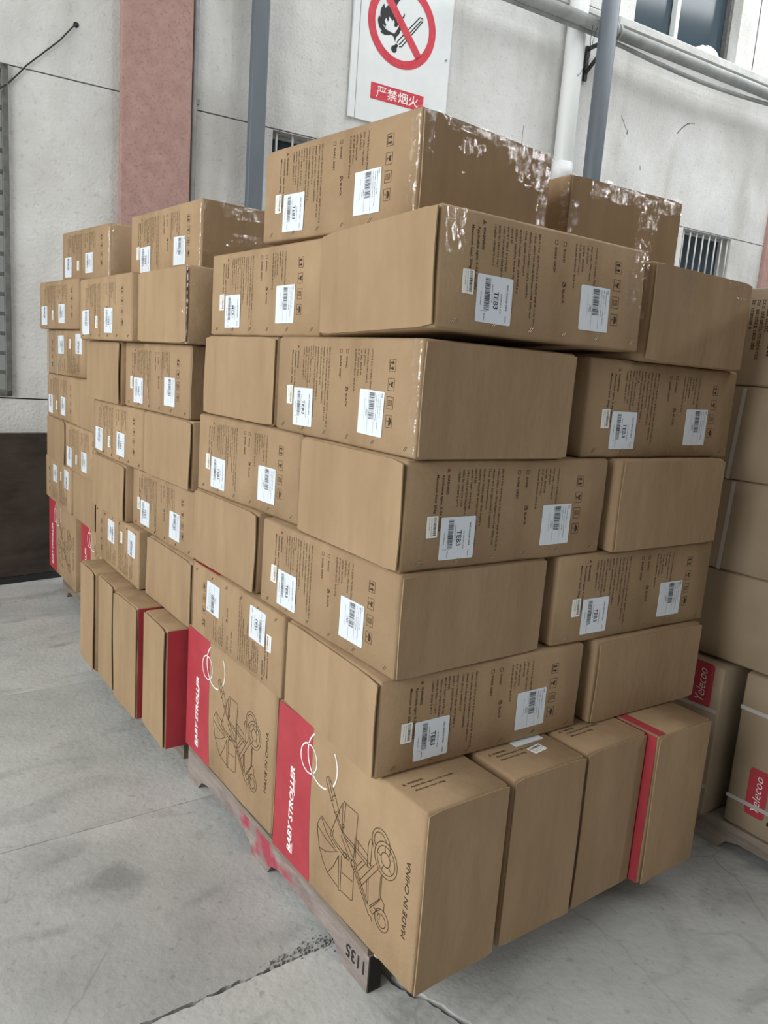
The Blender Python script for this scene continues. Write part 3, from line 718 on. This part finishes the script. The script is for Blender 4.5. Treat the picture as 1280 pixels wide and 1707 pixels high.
# window 1: left grille
root, L0, a, c = window(1, W1, 'frosted', 0.12)
fr = MB(); t = 0.034
for x in (a[0], c[0]-t): fr.cbox(x, x+t, -0.03, 0.03, a[2], c[2])
fr.cbox(a[0], c[0], -0.03, 0.03, a[2], a[2]+t); fr.cbox(a[0], c[0], -0.03, 0.03, c[2]-t, c[2])
fr.obj('grille_frame', M['grille'], root)
z = c[2]-0.115
while z > a[2]+0.08:
    q = MB(); q.cbox(a[0]+t, c[0]-t, -0.011, 0.011, z-0.011, z+0.011, 0.002); q.obj('grille_bar', M['grille'], root); z -= 0.1145
for x in (c[0]-0.45, c[0]-0.9, c[0]-1.35):
    q = MB(); q.cbox(x-0.01, x+0.01, 0.0115, 0.0315, a[2]+t, c[2]-t, 0.002); q.obj('grille_upright', M['grille'], root)
for idx, W, sp in ((2, W2, 0.118), (3, W3, 0.094)):
    root, L0, a, c = window(idx, W, 'glass', 0.14)
    fr = MB(); t = 0.02
    for x in (a[0], c[0]-t): fr.cbox(x, x+t, 0.10, 0.14, a[2], c[2])
    fr.cbox(a[0], c[0], 0.10, 0.14, a[2], a[2]+t); fr.cbox(a[0], c[0], 0.10, 0.14, c[2]-t, c[2]); fr.obj('window_frame', M['barsteel'], root)
    x = a[0]+0.035
    while x < c[0]-0.01:
        q = MB(); q.tube([(x, 0.02, a[2]), (x, 0.02, c[2])], 0.008, 8); q.obj('window_bar', M['barsteel'], root, None, True); x += sp
root, L0, a, c = window(4, W4, 'glass', 0.16)
fr = MB(); t = 0.035
fr.cbox(a[0], a[0]+t, 0.10, 0.16, a[2], c[2]); fr.cbox(c[0]-t, c[0], 0.10, 0.16, a[2], c[2]); fr.cbox(a[0], c[0], 0.10, 0.16, a[2], a[2]+0.02); fr.cbox(a[0], c[0], 0.10, 0.16, c[2]-t, c[2])
fr.obj('window_frame', M['grille'], root)
m_ = MB(); mx = 5.36-(W4[0]+W4[1])/2; m_.cbox(mx-0.022, mx+0.022, 0.09, 0.155, a[2], c[2]); m_.obj('mullion', M['pvc'], root)
# crumpled white sack on the high sill
sk = MB(); nn, mm = 16, 8
for j in range(mm+1):
    for i in range(nn):
        th = 2*math.pi*i/nn; ph = math.pi/2*j/mm
        r = math.cos(ph)*(1+0.18*noise.noise(Vector((math.cos(th)*2, math.sin(th)*2, ph*2))))
        sk.v.append((0.19*r*math.cos(th), 0.05*r*math.sin(th), 0.10*math.sin(ph)*(1+0.2*noise.noise(Vector((th, ph*3, 2))))))
for j in range(mm):
    for i in range(nn): sk.f.append((j*nn+i, j*nn+(i+1) % nn, (j+1)*nn+(i+1) % nn, (j+1)*nn+i))
setp(sk.obj('plastic_sack', M['rag'], None, WM @ Matrix.Translation((5.80, 0.085, 4.549))), label='small crumpled white plastic sack lying on the sill of the high window', cat='sack')

# ---------------------------------------------------------------- wall things
# warning sign
SX0, SX1, SZ0, SZ1 = 2.085, 2.895, 3.222, 4.75
sg = empty('warning_sign', wl(SX0, -0.004, SZ0), (0, 0, WA), label='white sheet warning sign with red ring, flame and match, red plate below', cat='sign')
b = MB(); b.cbox(0.045, SX1-SX0, -0.010, 0.0, 0, SZ1-SZ0, 0.002); b.obj('sign_sheet', M['sign'], sg)
b = MB(); b.cbox(-0.012, 0.040, -0.016, 0.0, 0.0, SZ1-SZ0, 0.004); b.obj('sign_edge_strip', M['sign'], sg)
def sface(k): return Matrix(((1, 0, 0, -SX0), (0, 0, -1, -0.0104-k), (0, 1, 0, -SZ0), (0, 0, 0, 1)))
RC = (2.470, 3.907)
p = P2(); p.ring(RC[0], RC[1], 0.2535, 0.057, 64); d = Vector((math.cos(math.radians(-49)), math.sin(math.radians(-49))))
p.stroke([tuple(Vector(RC)-d*0.235), tuple(Vector(RC)+d*0.235)], 0.056); link('prohibition_ring', p.mesh('prohibition_ring', M['signred']), sg, sface(0.0012))
p = P2(); p.poly([(2.441, 4.09), (2.395, 4.088), (2.374, 4.053), (2.384, 4.031), (2.355, 4.01), (2.333, 3.999), (2.321, 3.981), (2.309, 4.007), (2.288, 3.975), (2.283, 3.943), (2.286, 3.914), (2.274, 3.926), (2.266, 3.894), (2.274, 3.866), (2.284, 3.847), (2.305, 3.832), (2.293, 3.83), (2.301, 3.817), (2.333, 3.811), (2.385, 3.826), (2.404, 3.817), (2.417, 3.787), (2.423, 3.82), (2.446, 3.846), (2.456, 3.875), (2.47, 3.897), (2.447, 3.933), (2.416, 3.98), (2.412, 4.027), (2.429, 4.056), (2.446, 4.076)])
p.poly([(2.469, 3.955), (2.462, 3.959), (2.473, 3.977), (2.477, 3.995), (2.483, 3.978), (2.477, 3.957)])
p.disc(2.412, 3.740, 0.024); p.stroke([(2.418, 3.752), (2.437, 3.776)], 0.024)
p.stroke([(2.433, 3.786), (2.443, 3.804), (2.605, 3.994)], 0.0085); p.stroke([(2.448, 3.779), (2.462, 3.790), (2.622, 3.982)], 0.0085)
p.stroke([(2.452, 3.765), (2.474, 3.772), (2.635, 3.978), (2.633, 3.995), (2.610, 3.998), (2.603, 3.992)], 0.0085)
link('flame_and_match', p.mesh('flame_and_match', M['black']), sg, sface(0.0004))
p = P2(); p.poly([(2.305, 3.878), (2.315, 3.865), (2.329, 3.861), (2.337, 3.878), (2.321, 3.9), (2.333, 3.924), (2.341, 3.908), (2.35, 3.901), (2.356, 3.924), (2.353, 3.938), (2.376, 3.923), (2.381, 3.909), (2.393, 3.928), (2.401, 3.909), (2.401, 3.884), (2.42, 3.884), (2.44, 3.906), (2.436, 3.888), (2.423, 3.866), (2.407, 3.839), (2.369, 3.843), (2.334, 3.85)])
link('flame_core', p.mesh('flame_core', M['sign']), sg, sface(0.0008))
p = P2(); p.rect(2.245, 3.380, 2.690, 3.488); o = link('red_plate', p.mesh('red_plate', M['signred']), sg, sface(0.0006))
p = P2(None, 0.0006)
for k, ch in enumerate('严禁烟火'): p.text(ch, 2.292+k*0.0905, 3.398, 0.082, 0.074, 0.0 if k == 0 else 0.007)
link('lettering', p.mesh('lettering', M['white']), o)
b = MB(); b.tube([(2.862-SX0, -0.010, 3.777-SZ0), (2.862-SX0, -0.016, 3.777-SZ0)], 0.008, 8); b.obj('screw', M['galv'], sg)
# steel column and pipes
def wthing(name, x, off, z, label, cat): return empty(name, wl(x, -off, z), (0, 0, WA), label=label, cat=cat)
t = wthing('steel_post', 1.375, 0.10, 0, 'flat blue-grey steel post against the wall left of the sign', 'post')
b = MB(); b.cbox(-0.052, 0.052, -0.03, 0.03, 0, 7, 0.005); b.obj('post_shaft', M['pole'], t)
b = MB(); b.cbox(-0.09, 0.09, -0.08, 0.08, 0.0, 0.012); b.obj('base_plate', M['pole'], t)
b = MB(); b.bar((0, 0.02, 2.2), (0, 0.098, 2.2), 0.05, 0.012); b.bar((0, 0.02, 5.2), (0, 0.098, 5.2), 0.05, 0.012); b.obj('wall_tie', M['pole'], t)
t = wthing('round_steel_post', 4.105, 0.365, 0, 'round blue-grey steel post standing in front of the horizontal pipe', 'post')
b = MB(); b.tube([(0, 0, 0), (0, 0, 7)], 0.070, 20); b.obj('post_shaft', M['pole'], t, None, True)
b = MB(); b.cbox(-0.12, 0.12, -0.12, 0.12, 0.0, 0.012); b.obj('base_plate', M['pole'], t)
t = wthing('downpipe', 4.035, 0.085, 0, 'white plastic downpipe running down the wall beside the round post', 'pipe')
b = MB(); b.tube([(0, 0, 0), (0, 0, 7)], 0.078, 20); b.obj('pipe', M['pvc'], t, None, True)
b = MB(); b.tube([(0, 0, 3.10), (0, 0, 3.27)], 0.084, 20); b.obj('pipe_socket', M['pvc'], t, None, True)
b = MB(); b.box(-0.02, 0.02, 0.07, 0.085, 2.0, 2.05); b.box(-0.02, 0.02, 0.07, 0.085, 4.1, 4.15); b.obj('pipe_clip', M['pvc'], t)
t = wthing('conduit', 0.985, 0.022, 0, 'thin grey conduit running up beside the pink pilaster', 'pipe')
b = MB(); b.tube([(0, 0, 0), (0, 0, 7)], 0.019, 12); b.obj('pipe', M['galv'], t, None, True)
b = MB(); b.box(-0.035, 0.035, 0.0, 0.021, 3.06, 3.09); b.box(-0.035, 0.035, 0.0, 0.021, 1.5, 1.53); b.obj('pipe_clip', M['galv'], t)
# horizontal pipes on the bracket
t = wthing('horizontal_pipe', 3.0, 0.22, 4.292, 'thick grey horizontal pipe high on the wall with a flange by the post', 'pipe')
b = MB(); b.tube([(0, 0, 0.0), (9, 0, 0.0)], 0.046, 18); b.obj('pipe', M['galv'], t, None, True)
for x in (1.285, 1.325): b = MB(); b.tube([(x, 0, 0), (x+0.022, 0, 0)], 0.066, 18); b.obj('flange', M['galv'], t, None, True)
t = wthing('thin_pipe', 3.0, 0.19, 4.264, 'thin grey pipe sagging just below the thick horizontal pipe', 'pipe')
b = MB(); b.tube([(x*0.3, 0, (-0.028-0.045*math.sin(math.pi*max(0, min(1, (x*0.3-1.3)/2.3)))) if x*.3 > 1.0 else -0.028) for x in range(0, 31)], 0.017, 12); b.obj('pipe', M['galv'], t, None, True)
b = MB(); b.tube([(1.18, 0, -0.03), (1.18, 0.045, 0.0), (1.18, 0.05, 0.06)], 0.004, 6); b.obj('hanger_wire', M['blackmetal'], t)
t = wthing('wall_bracket', 4.240, 0, 3.963, 'black triangular steel bracket on the wall by the white downpipe', 'bracket')
b = MB(); b.bar((0, -0.012, 0.0), (0, -0.012, 0.262), 0.032, 0.024, (0, 1, 0)); b.obj('wall_leg', M['blackmetal'], t)
b = MB(); b.bar((0, 0.0, 0.242), (0, -0.285, 0.242), 0.03, 0.022); b.obj('arm', M['blackmetal'], t)
b = MB(); b.bar((0, -0.02, 0.06), (0, -0.25, 0.232), 0.024, 0.020); b.obj('brace', M['blackmetal'], t)
t = wthing('tie_wire', 3.965, 0.30, 4.14, 'thin loose wire dangling from the pipe over the white downpipe', 'wire')
b = MB(); b.tube([(0.02, -0.02, 0.08), (0.03, 0, -0.02), (0.045, 0, -0.08), (0.035, 0, -0.16), (0.0, 0, -0.20), (-0.03, 0, -0.26), (-0.06, 0, -0.30), (-0.062, 0, -0.28)], 0.0022, 5)
b.tube([(0.07, -0.02, 0.08), (0.06, 0, 0.0), (0.045, 0, -0.08)], 0.0022, 5); b.obj('wire_strand', M['blackmetal'], t)
t = wthing('electric_cable', 0.284, 0.003, 3.333, 'thin black cable hanging from a hole in the wall at upper left', 'cable')
b = MB(); b.tube([(0, -0.004, 0), (-0.02, -0.012, -0.02), (-0.09, -0.012, -0.11), (-0.17, -0.012, -0.19), (-0.27, -0.012, -0.29), (-0.30, -0.012, -0.33), (-0.36, -0.014, -0.40), (-0.42, -0.05, -0.46), (-0.52, -0.05, -0.52)], 0.0042, 8); b.obj('cable_sheath', M['blackmetal'], t, None, True)
# dark board at the foot of the wall
bo = empty('plywood_board', (-0.35, 3.755, 0), (0, 0, math.radians(9.0)), label='large dark brown plywood board standing against the wall at far left', cat='board')
b = MB(); b.cbox(-1.0, 0.95, 0.0, 0.035, 0.045, 0.945, 0.004); b.obj('board_panel', M['board'], bo)
b = MB(); b.cbox(-1.0, 0.95, 0.002, 0.07, 0.0, 0.044, 0.003); b.obj('bottom_rail', M['blackmetal'], bo)

# ---------------------------------------------------------------- pallets
def pallet(label, x0, x1, y0, y1, top, wood='wood', red=False, along='y'):
    rnd = random.Random(int(x0*100+y0*10)); t = empty('wooden_pallet', ((x0+x1)/2, (y0+y1)/2, 0), label=label, cat='pallet')
    cx, cy = (x0+x1)/2, (y0+y1)/2
    def part(n, X0, X1, Y0, Y1, Z0, Z1, m):
        b = MB(); b.box(X0-cx, X1-cx, Y0-cy, Y1-cy, Z0, Z1, 0.0015, rnd); return b.obj(n, M[m], t)
    td = 0.019; zc = top-td-0.019
    nb = 6; w = 0.105
    for k in range(nb):
        X0 = x0+(x1-x0-w)*k/(nb-1)
        part('deck_board', X0, X0+w, y0+rnd.uniform(0, 0.012), y1-rnd.uniform(0, .012), top-td, top-0.001, wood)
    for xx in (x0+0.001, (x0+x1)/2-0.02, x1-0.041):
        zt = top-td-0.0005; nz = 0.046; ym = (y0+y1)/2
        pr = [(y0+0.004, 0.0005), (y0+0.110, 0.0005), (y0+0.135, 0.018), (y0+0.16, nz-0.008), (y0+0.20, nz), (ym-0.12, nz), (ym-0.075, nz-0.012), (ym-0.05, 0.0005), (ym+0.05, 0.0005), (ym+0.075, nz-0.012), (ym+0.12, nz), (y1-0.18, nz), (y1-0.13, nz-0.012), (y1-0.10, 0.0005), (y1-0.004, 0.0005), (y1-0.004, zt), (y0+0.004, zt)]
        n = len(pr); b = MB()
        b.add([(xx-cx, y-cy, z) for y, z in pr]+[(xx+0.04-cx, y-cy, z) for y, z in pr], [tuple(range(n))[::-1], tuple(range(n, 2*n))]+[(i, (i+1) % n, n+(i+1) % n, n+i) for i in range(n)])
        b.obj('stringer', M['woodred' if red else wood], t)
        if red and xx < x0+0.01:
            p = P2(None, 0.0012); p.text('1135', 0, 0, 0.080, 0.036, 0.012)
            fm = Matrix(((0, 0, -1, xx-cx), (-1, 0, 0, y0+0.108-cy), (0, 1, 0, 0.030), (0, 0, 0, 1)))
            fm = fm @ Matrix.Translation((0.088, 0.044, 0)) @ Matrix.Rotation(math.pi, 4, 'Z')
            link('pallet_number', p.mesh('pallet_number', M['black']), t, fm)
            b = MB(); b.box(xx+0.002-cx, xx+0.039-cx, y0+0.0012-cy, y0+0.0036-cy, 0.002, zt-0.001); b.obj('shaded_end', M['woodshade'], t)  # thin near-black plate: shadow on the stringer's near end, put in as colour
    if red:
        b = MB(); rr = random.Random(3)
        b.cbox(x0+0.012-cx, x0+0.042-cx, y0-0.012-cy, y0+0.006-cy, top-0.022, top-0.001, 0.005); b.obj('broken_end', M['woodwhite'], t)
    return t
ZA = [-0.448+.568, .568, .806, 1.05, 1.299, 1.551, 1.798]
ZB = [-.474+.568, .542, .783, 1.021, 1.263, 1.519, 1.774]
ZC = [-.425+.568, .594, .846, 1.09, 1.329, 1.573, 1.825]
pallet('old wooden pallet with red paint stains under the nearest stack', -0.008, 1.03, -0.018, 1.135, ZA[0]-0.001, red=True)
pallet('grey wooden pallet under the middle stack behind', 0.02, 1.05, 1.24, 2.19, ZB[0]-0.001)
pallet('grey wooden pallet under the rear stack near the wall', 0.12, 1.10, 2.35, 3.5, ZC[0]-0.001)
pallet('weathered grey pallet under the beige cartons at right', 1.345, 2.0, -0.62, 0.50, 0.099)

# ---------------------------------------------------------------- nearest stack
e = 0.0015
def HA(k): return ZA[k+1]-ZA[k]-e
def A(kind, k, x, y, yaw, label, parts, tilt=0, h=None, **kw): return carton(kind, x, y, ZA[k]+kw.pop('dz', 0), h or HA(k), yaw, label, tilt=tilt, parts=parts, **kw)
PA = lambda f, rot=False, code='TEB3', lay='A': ('print', f, lay, rot, code)
A('HLS', 0, 0.111, 0.149, 0.8, 'upright carton at the bottom front corner, drawing of a stroller and red band', [('big', '-x', False, True), ('flap', '-y', -1), ('toptext', '+z', False)])
A('HLS', 0, 0.114, 0.827, 0.5, 'upright carton with stroller drawing, second along the bottom left of the nearest stack', [('big', '-x', False, True), ('flap', '-y', -1)])
A('HLS', 0, 0.386, 0.156, 0.0, 'plain upright carton with a white label on top, second along the bottom right', [('toptext', '+z', True), ('flap', '-y', 1)])
A('HLS', 0, 0.643, 0.161, 0.6, 'plain upright carton third along the bottom right of the nearest stack', [('toptext', '+z', False), ('flap', '-y', -1)])
A('HLS', 0, 0.903, 0.128, -0.6, 'upright carton with red left side, last along the bottom right of the nearest stack', [('big', '-x', True, False), ('redfold', '+zr', 0.43, 0.003, 0.645, 0.035), ('flap', '-y', -1)])
A('LSH', 1, 0.298, 0.198, -2.4, 'printed carton with TEB3 sticker directly above the plain upright cartons', [PA('-y'), ('flap', '-x', 1)])
A('SLH', 1, 0.206, 0.777, -0.2, 'carton printed upside down, red stripe on its top, above the second stroller drawing', [PA('-x', True), ('redfold', '+zr', 0.006, 0.004, 0.20, 0.30)])
A('SLH', 1, 0.899, 0.261, -2.6, 'plain carton end just above the red-sided upright carton', [('flap', '-y', -1)])
A('SLH', 2, 0.215, 0.297, 0.3, 'corner carton in the fifth row from top, printed on its left side', [PA('-x'), ('flap', '-y', -1)])
A('LSH', 2, 0.317, 0.905, 1.1, 'plain carton end in the fifth row, above the red striped carton top', [('flap', '-x', 1)])
A('LSH', 2, 0.822, 0.185, -2.2, 'printed carton with TEB3 sticker, fifth row from top, far right', [PA('-y')])
A('LSH', 3, 0.313, 0.201, -0.9, 'corner carton in the fourth row from top, TEB3 sticker on its right side', [PA('-y'), ('flap', '-x', 1)])
A('SLH', 3, 0.232, 0.806, 1.7, 'printed carton left of the corner carton in the fourth row from top', [PA('-x')])
A('SLH', 3, 0.899, 0.266, -1.4, 'plain carton end in the fourth row from top, right of the TEB3 corner carton', [('flap', '-y', -1)])
A('SLH', 4, 0.229, 0.287, -1.1, 'corner carton in the third row from top, print on left and plain wrinkled right end', [PA('-x'), ('flap', '-y', -1), ('corner', '-x')])
A('LSH', 4, 0.345, 0.904, 1.4, 'plain carton end at the left of the third row of the nearest stack', [('flap', '-x', -1)])
A('LSH', 4, 0.862, 0.207, -1.0, 'printed carton with TEB3 sticker at the right of the third row from top', [PA('-y')])
A('LSH', 5, 0.327, 0.168, -0.8, 'tilted corner carton in the second row, large TEB3 sticker and crumpled film', [PA('-y'), ('flap', '-x', 1), ('film', '-y', (0.590, 0.652, 0.165, 0.262)), ('film', '-y', (0.565, 0.650, 0.075, 0.165)), ('film', '-y', (0.01, 0.06, 0.15, 0.235))], tilt=-2.2, dz=0.0105, h=HA(5)-0.004)
A('SLH', 5, 0.253, 0.786, 1.7, 'printed carton with MCE1 sticker at the left of the second row', [PA('-x', code='MCE1')])
A('SLH', 5, 0.921, 0.278, 0.2, 'plain carton end at the far right of the second row of the nearest stack', [('flap', '-y', -1), ('film', '-y', (0.12, 0.20, 0.13, 0.235)), ('film', '-y', (0.32, 0.43, 0.195, 0.238))])
A('SLH', 6, 0.298, 0.512, 5.0, 'topmost corner carton of the nearest stack, with shiny stretch film on its right end', [PA('-x'), ('flap', '-y', -1), ('corner', '-x'), ('film', '-y', (0.29, 0.452, 0.15, 0.240)), ('film', '-y', (0.12, 0.20, 0.11, 0.21)), ('film', '-y', (0.03, 0.46, 0.222, 0.243)), ('film', '-y', (0.415, 0.455, 0.01, 0.14))], h=0.246, dz=0.014)
A('SLH', 6, 0.955, 0.565, -5.6, 'plain carton end standing alone at the top right of the nearest stack', [('flap', '-y', -1), ('corner', '-x'), ('film', '-y', (0.02, 0.455, 0.205, 0.25)), ('film', '-y', (0.28, 0.36, 0.14, 0.20))], h=0.252)

# ---------------------------------------------------------------- middle stack
def HB(k): return ZB[k+1]-ZB[k]-e
def B(kind, k, x, y, yaw, label, parts, h=None, **kw): return carton(kind, x, y, ZB[k], h or HB(k), yaw, label, parts=parts, **kw)
B('LHS', 0, 0.246, 1.291, -1.2, 'upright carton showing a dark red side beside the stroller drawings', [('flap', '-x', 1), ('big', '-y', False, True)])
B('LHS', 0, 0.227, 1.578, 1.2, 'upright carton with a narrow red side, second from right under the middle stack', [('flap', '-x', -1), ('big', '-y', False, False)])
B('LHS', 0, 0.233, 1.846, -0.8, 'plain upright carton third from right under the middle stack', [('flap', '-x', 1)], dims=(BL, 0.228))
B('LHS', 0, 0.222, 2.087, -0.8, 'plain upright carton, leftmost of the four under the middle stack', [('flap', '-x', 1)], dims=(BL, 0.236))
B('LSH', 1, 0.322, 1.379, -0.7, 'plain bulging carton end just above the dark red upright carton', [('flap', '-x', -1)])
B('SLH', 1, 0.213, 1.985, -0.9, 'carton printed upside down, above the leftmost plain upright cartons', [PA('-x', True, 'TEB3', 'B')])
B('SLH', 2, 0.236, 1.507, 0.3, 'printed carton right of the dark gap, fifth row of the middle stack', [PA('-x')])
B('LSH', 2, 0.300, 2.072, 0.5, 'plain carton end left of the dark gap, fifth row of the middle stack', [('flap', '-x', 1)])
B('LSH', 3, 0.325, 1.442, 1.3, 'plain carton end at the right of the fourth row of the middle stack', [('flap', '-x', 1)])
B('SLH', 3, 0.213, 1.998, 1.0, 'printed carton at the left of the fourth row of the middle stack', [PA('-x', lay='B')])
B('SLH', 4, 0.226, 1.574, 1.6, 'printed carton in the third row of the middle stack, open edge on its left', [PA('-x'), ('flap', '-y', -1)])
B('LSH', 4, 0.290, 2.132, 1.4, 'plain carton end at the left of the third row of the middle stack', [('flap', '-x', 1)])
B('LSH', 5, 0.297, 1.449, 1.6, 'plain film-wrapped carton end in the second row of the middle stack', [('flap', '-x', 1), ('corner', '-x')])
B('SLH', 5, 0.160, 2.005, 1.8, 'printed carton left of the plain carton end in the second row of the middle stack', [PA('-x', lay='B')])
B('SLH', 6, 0.300, 1.730, 3.6, 'topmost printed carton of the middle stack, right end wrapped in creased film', [PA('-x'), ('flap', '-y', -1), ('corner', '-x'), ('film', '-y', (0.03, 0.45, 0.10, 0.15)), ('film', '-y', (0.02, 0.45, 0.20, 0.245))], h=0.250)

# ---------------------------------------------------------------- rear stack
def HC(k): return ZC[k+1]-ZC[k]-e
def C(kind, k, x, y, yaw, label, parts, h=None, **kw): return carton(kind, x, y, ZC[k], h or HC(k), yaw, label, parts=parts, **kw)
C('HLS', 0, 0.216, 2.645, 0.0, 'red-banded upright carton half hidden behind the plain upright cartons', [('big', '-x', False, True)])
C('HLS', 0, 0.198, 3.325, -0.7, 'red-banded upright carton farthest back, beside the dark board', [('big', '-x', False, True)])
C('LSH', 1, 0.367, 2.700, -0.9, 'plain carton end in the lowest lying row of the rear stack', [('flap', '-x', 1)])
C('SLH', 1, 0.271, 3.270, -1.6, 'carton printed upside down in the lowest lying row of the rear stack', [PA('-x', True, 'TEB3', 'B')])
C('SLH', 2, 0.252, 2.700, -0.3, 'printed carton in the fifth row of the rear stack', [PA('-x', lay='B')])
C('LSH', 2, 0.360, 3.270, -1.1, 'plain carton end at the far left of the fifth row of the rear stack', [('flap', '-x', 1)])
C('LSH', 3, 0.349, 2.598, -1.5, 'plain carton end in the fourth row of the rear stack', [('flap', '-x', 1)], dims=(BL, 0.428))
C('SLH', 3, 0.260, 3.150, -0.5, 'printed carton in the fourth row of the rear stack, beside the wall seam', [PA('-x', lay='B')])
C('SLH', 4, 0.276, 3.144, 3.4, 'carton printed upside down in the third row of the rear stack', [PA('-x', True, 'TEB3', 'B'), ('strap', '-x', (0.035, 0.0, 0.035, 0.24)), ('strap', '-x', (0.20, 0.0, 0.20, 0.24))])
C('SLH', 5, 0.246, 3.160, 4.1, 'leftmost printed carton in the second row, sticking out of the rear stack', [PA('-x', lay='B')])
C('SLH', 6, 0.322, 2.938, 5.6, 'topmost printed carton of the rear stack, against the grey wall', [PA('-x', lay='B'), ('corner', '-x')], h=0.250)

# ---------------------------------------------------------------- beige cartons at right
GD = 'beige cartons at the right'
def Dc(z0, z1, label, parts, x=1.35, y0=-0.58, y1=0.30, dx=0.56, yaw=0.0):
    return carton('LSH', x+dx/2, (y0+y1)/2, z0, z1-z0-e, yaw, label, dims=(dx, y1-y0), mat_='beige', group=GD, parts=parts)
U = lambda Y, y1=0.30: y1-Y
Dc(0.10, 0.618, 'beige upright carton with dark red logo, half hidden behind the nearest stack', [('logo', '-x', (0.155, 0.37, 0.235, 0.52)), ('strap', '-x', (0.0, 0.360, 0.262, 0.368)), ('strap', '-x', (0.0, 0.100, 0.262, 0.106))], x=1.30, y0=-0.068, y1=0.20, dx=0.5)
Dc(0.10, 0.622, 'beige upright carton with a bright red logo at the right edge of the picture', [('logo', '-x', (0.063, 0.062, 0.129, 0.222)), ('strap', '-x', (0.0, 0.402, 0.46, 0.400)), ('strap', '-x', (0.0, 0.094, 0.46, 0.098)), ('bigletters', '-x', (0.19, 0.055))], y0=-0.58, y1=-0.112, dx=0.5)
Dc(0.628, 0.922, 'large beige carton lowest of the lying ones at right', [])
Dc(0.922, 1.218, 'large beige carton with a white strap, second lying one from the bottom at right', [('strap', '-x', (0.262, 0.0, 0.272, 0.29))])
Dc(1.218, 1.515, 'large beige carton with a white strap, second from top at right', [('strap', '-x', (0.246, 0.0, 0.261, 0.29))])
Dc(1.515, 1.815, 'large beige carton with rows of dark printed writing, topmost at right', [('cjk', '-x', 0.240, 0.262)])
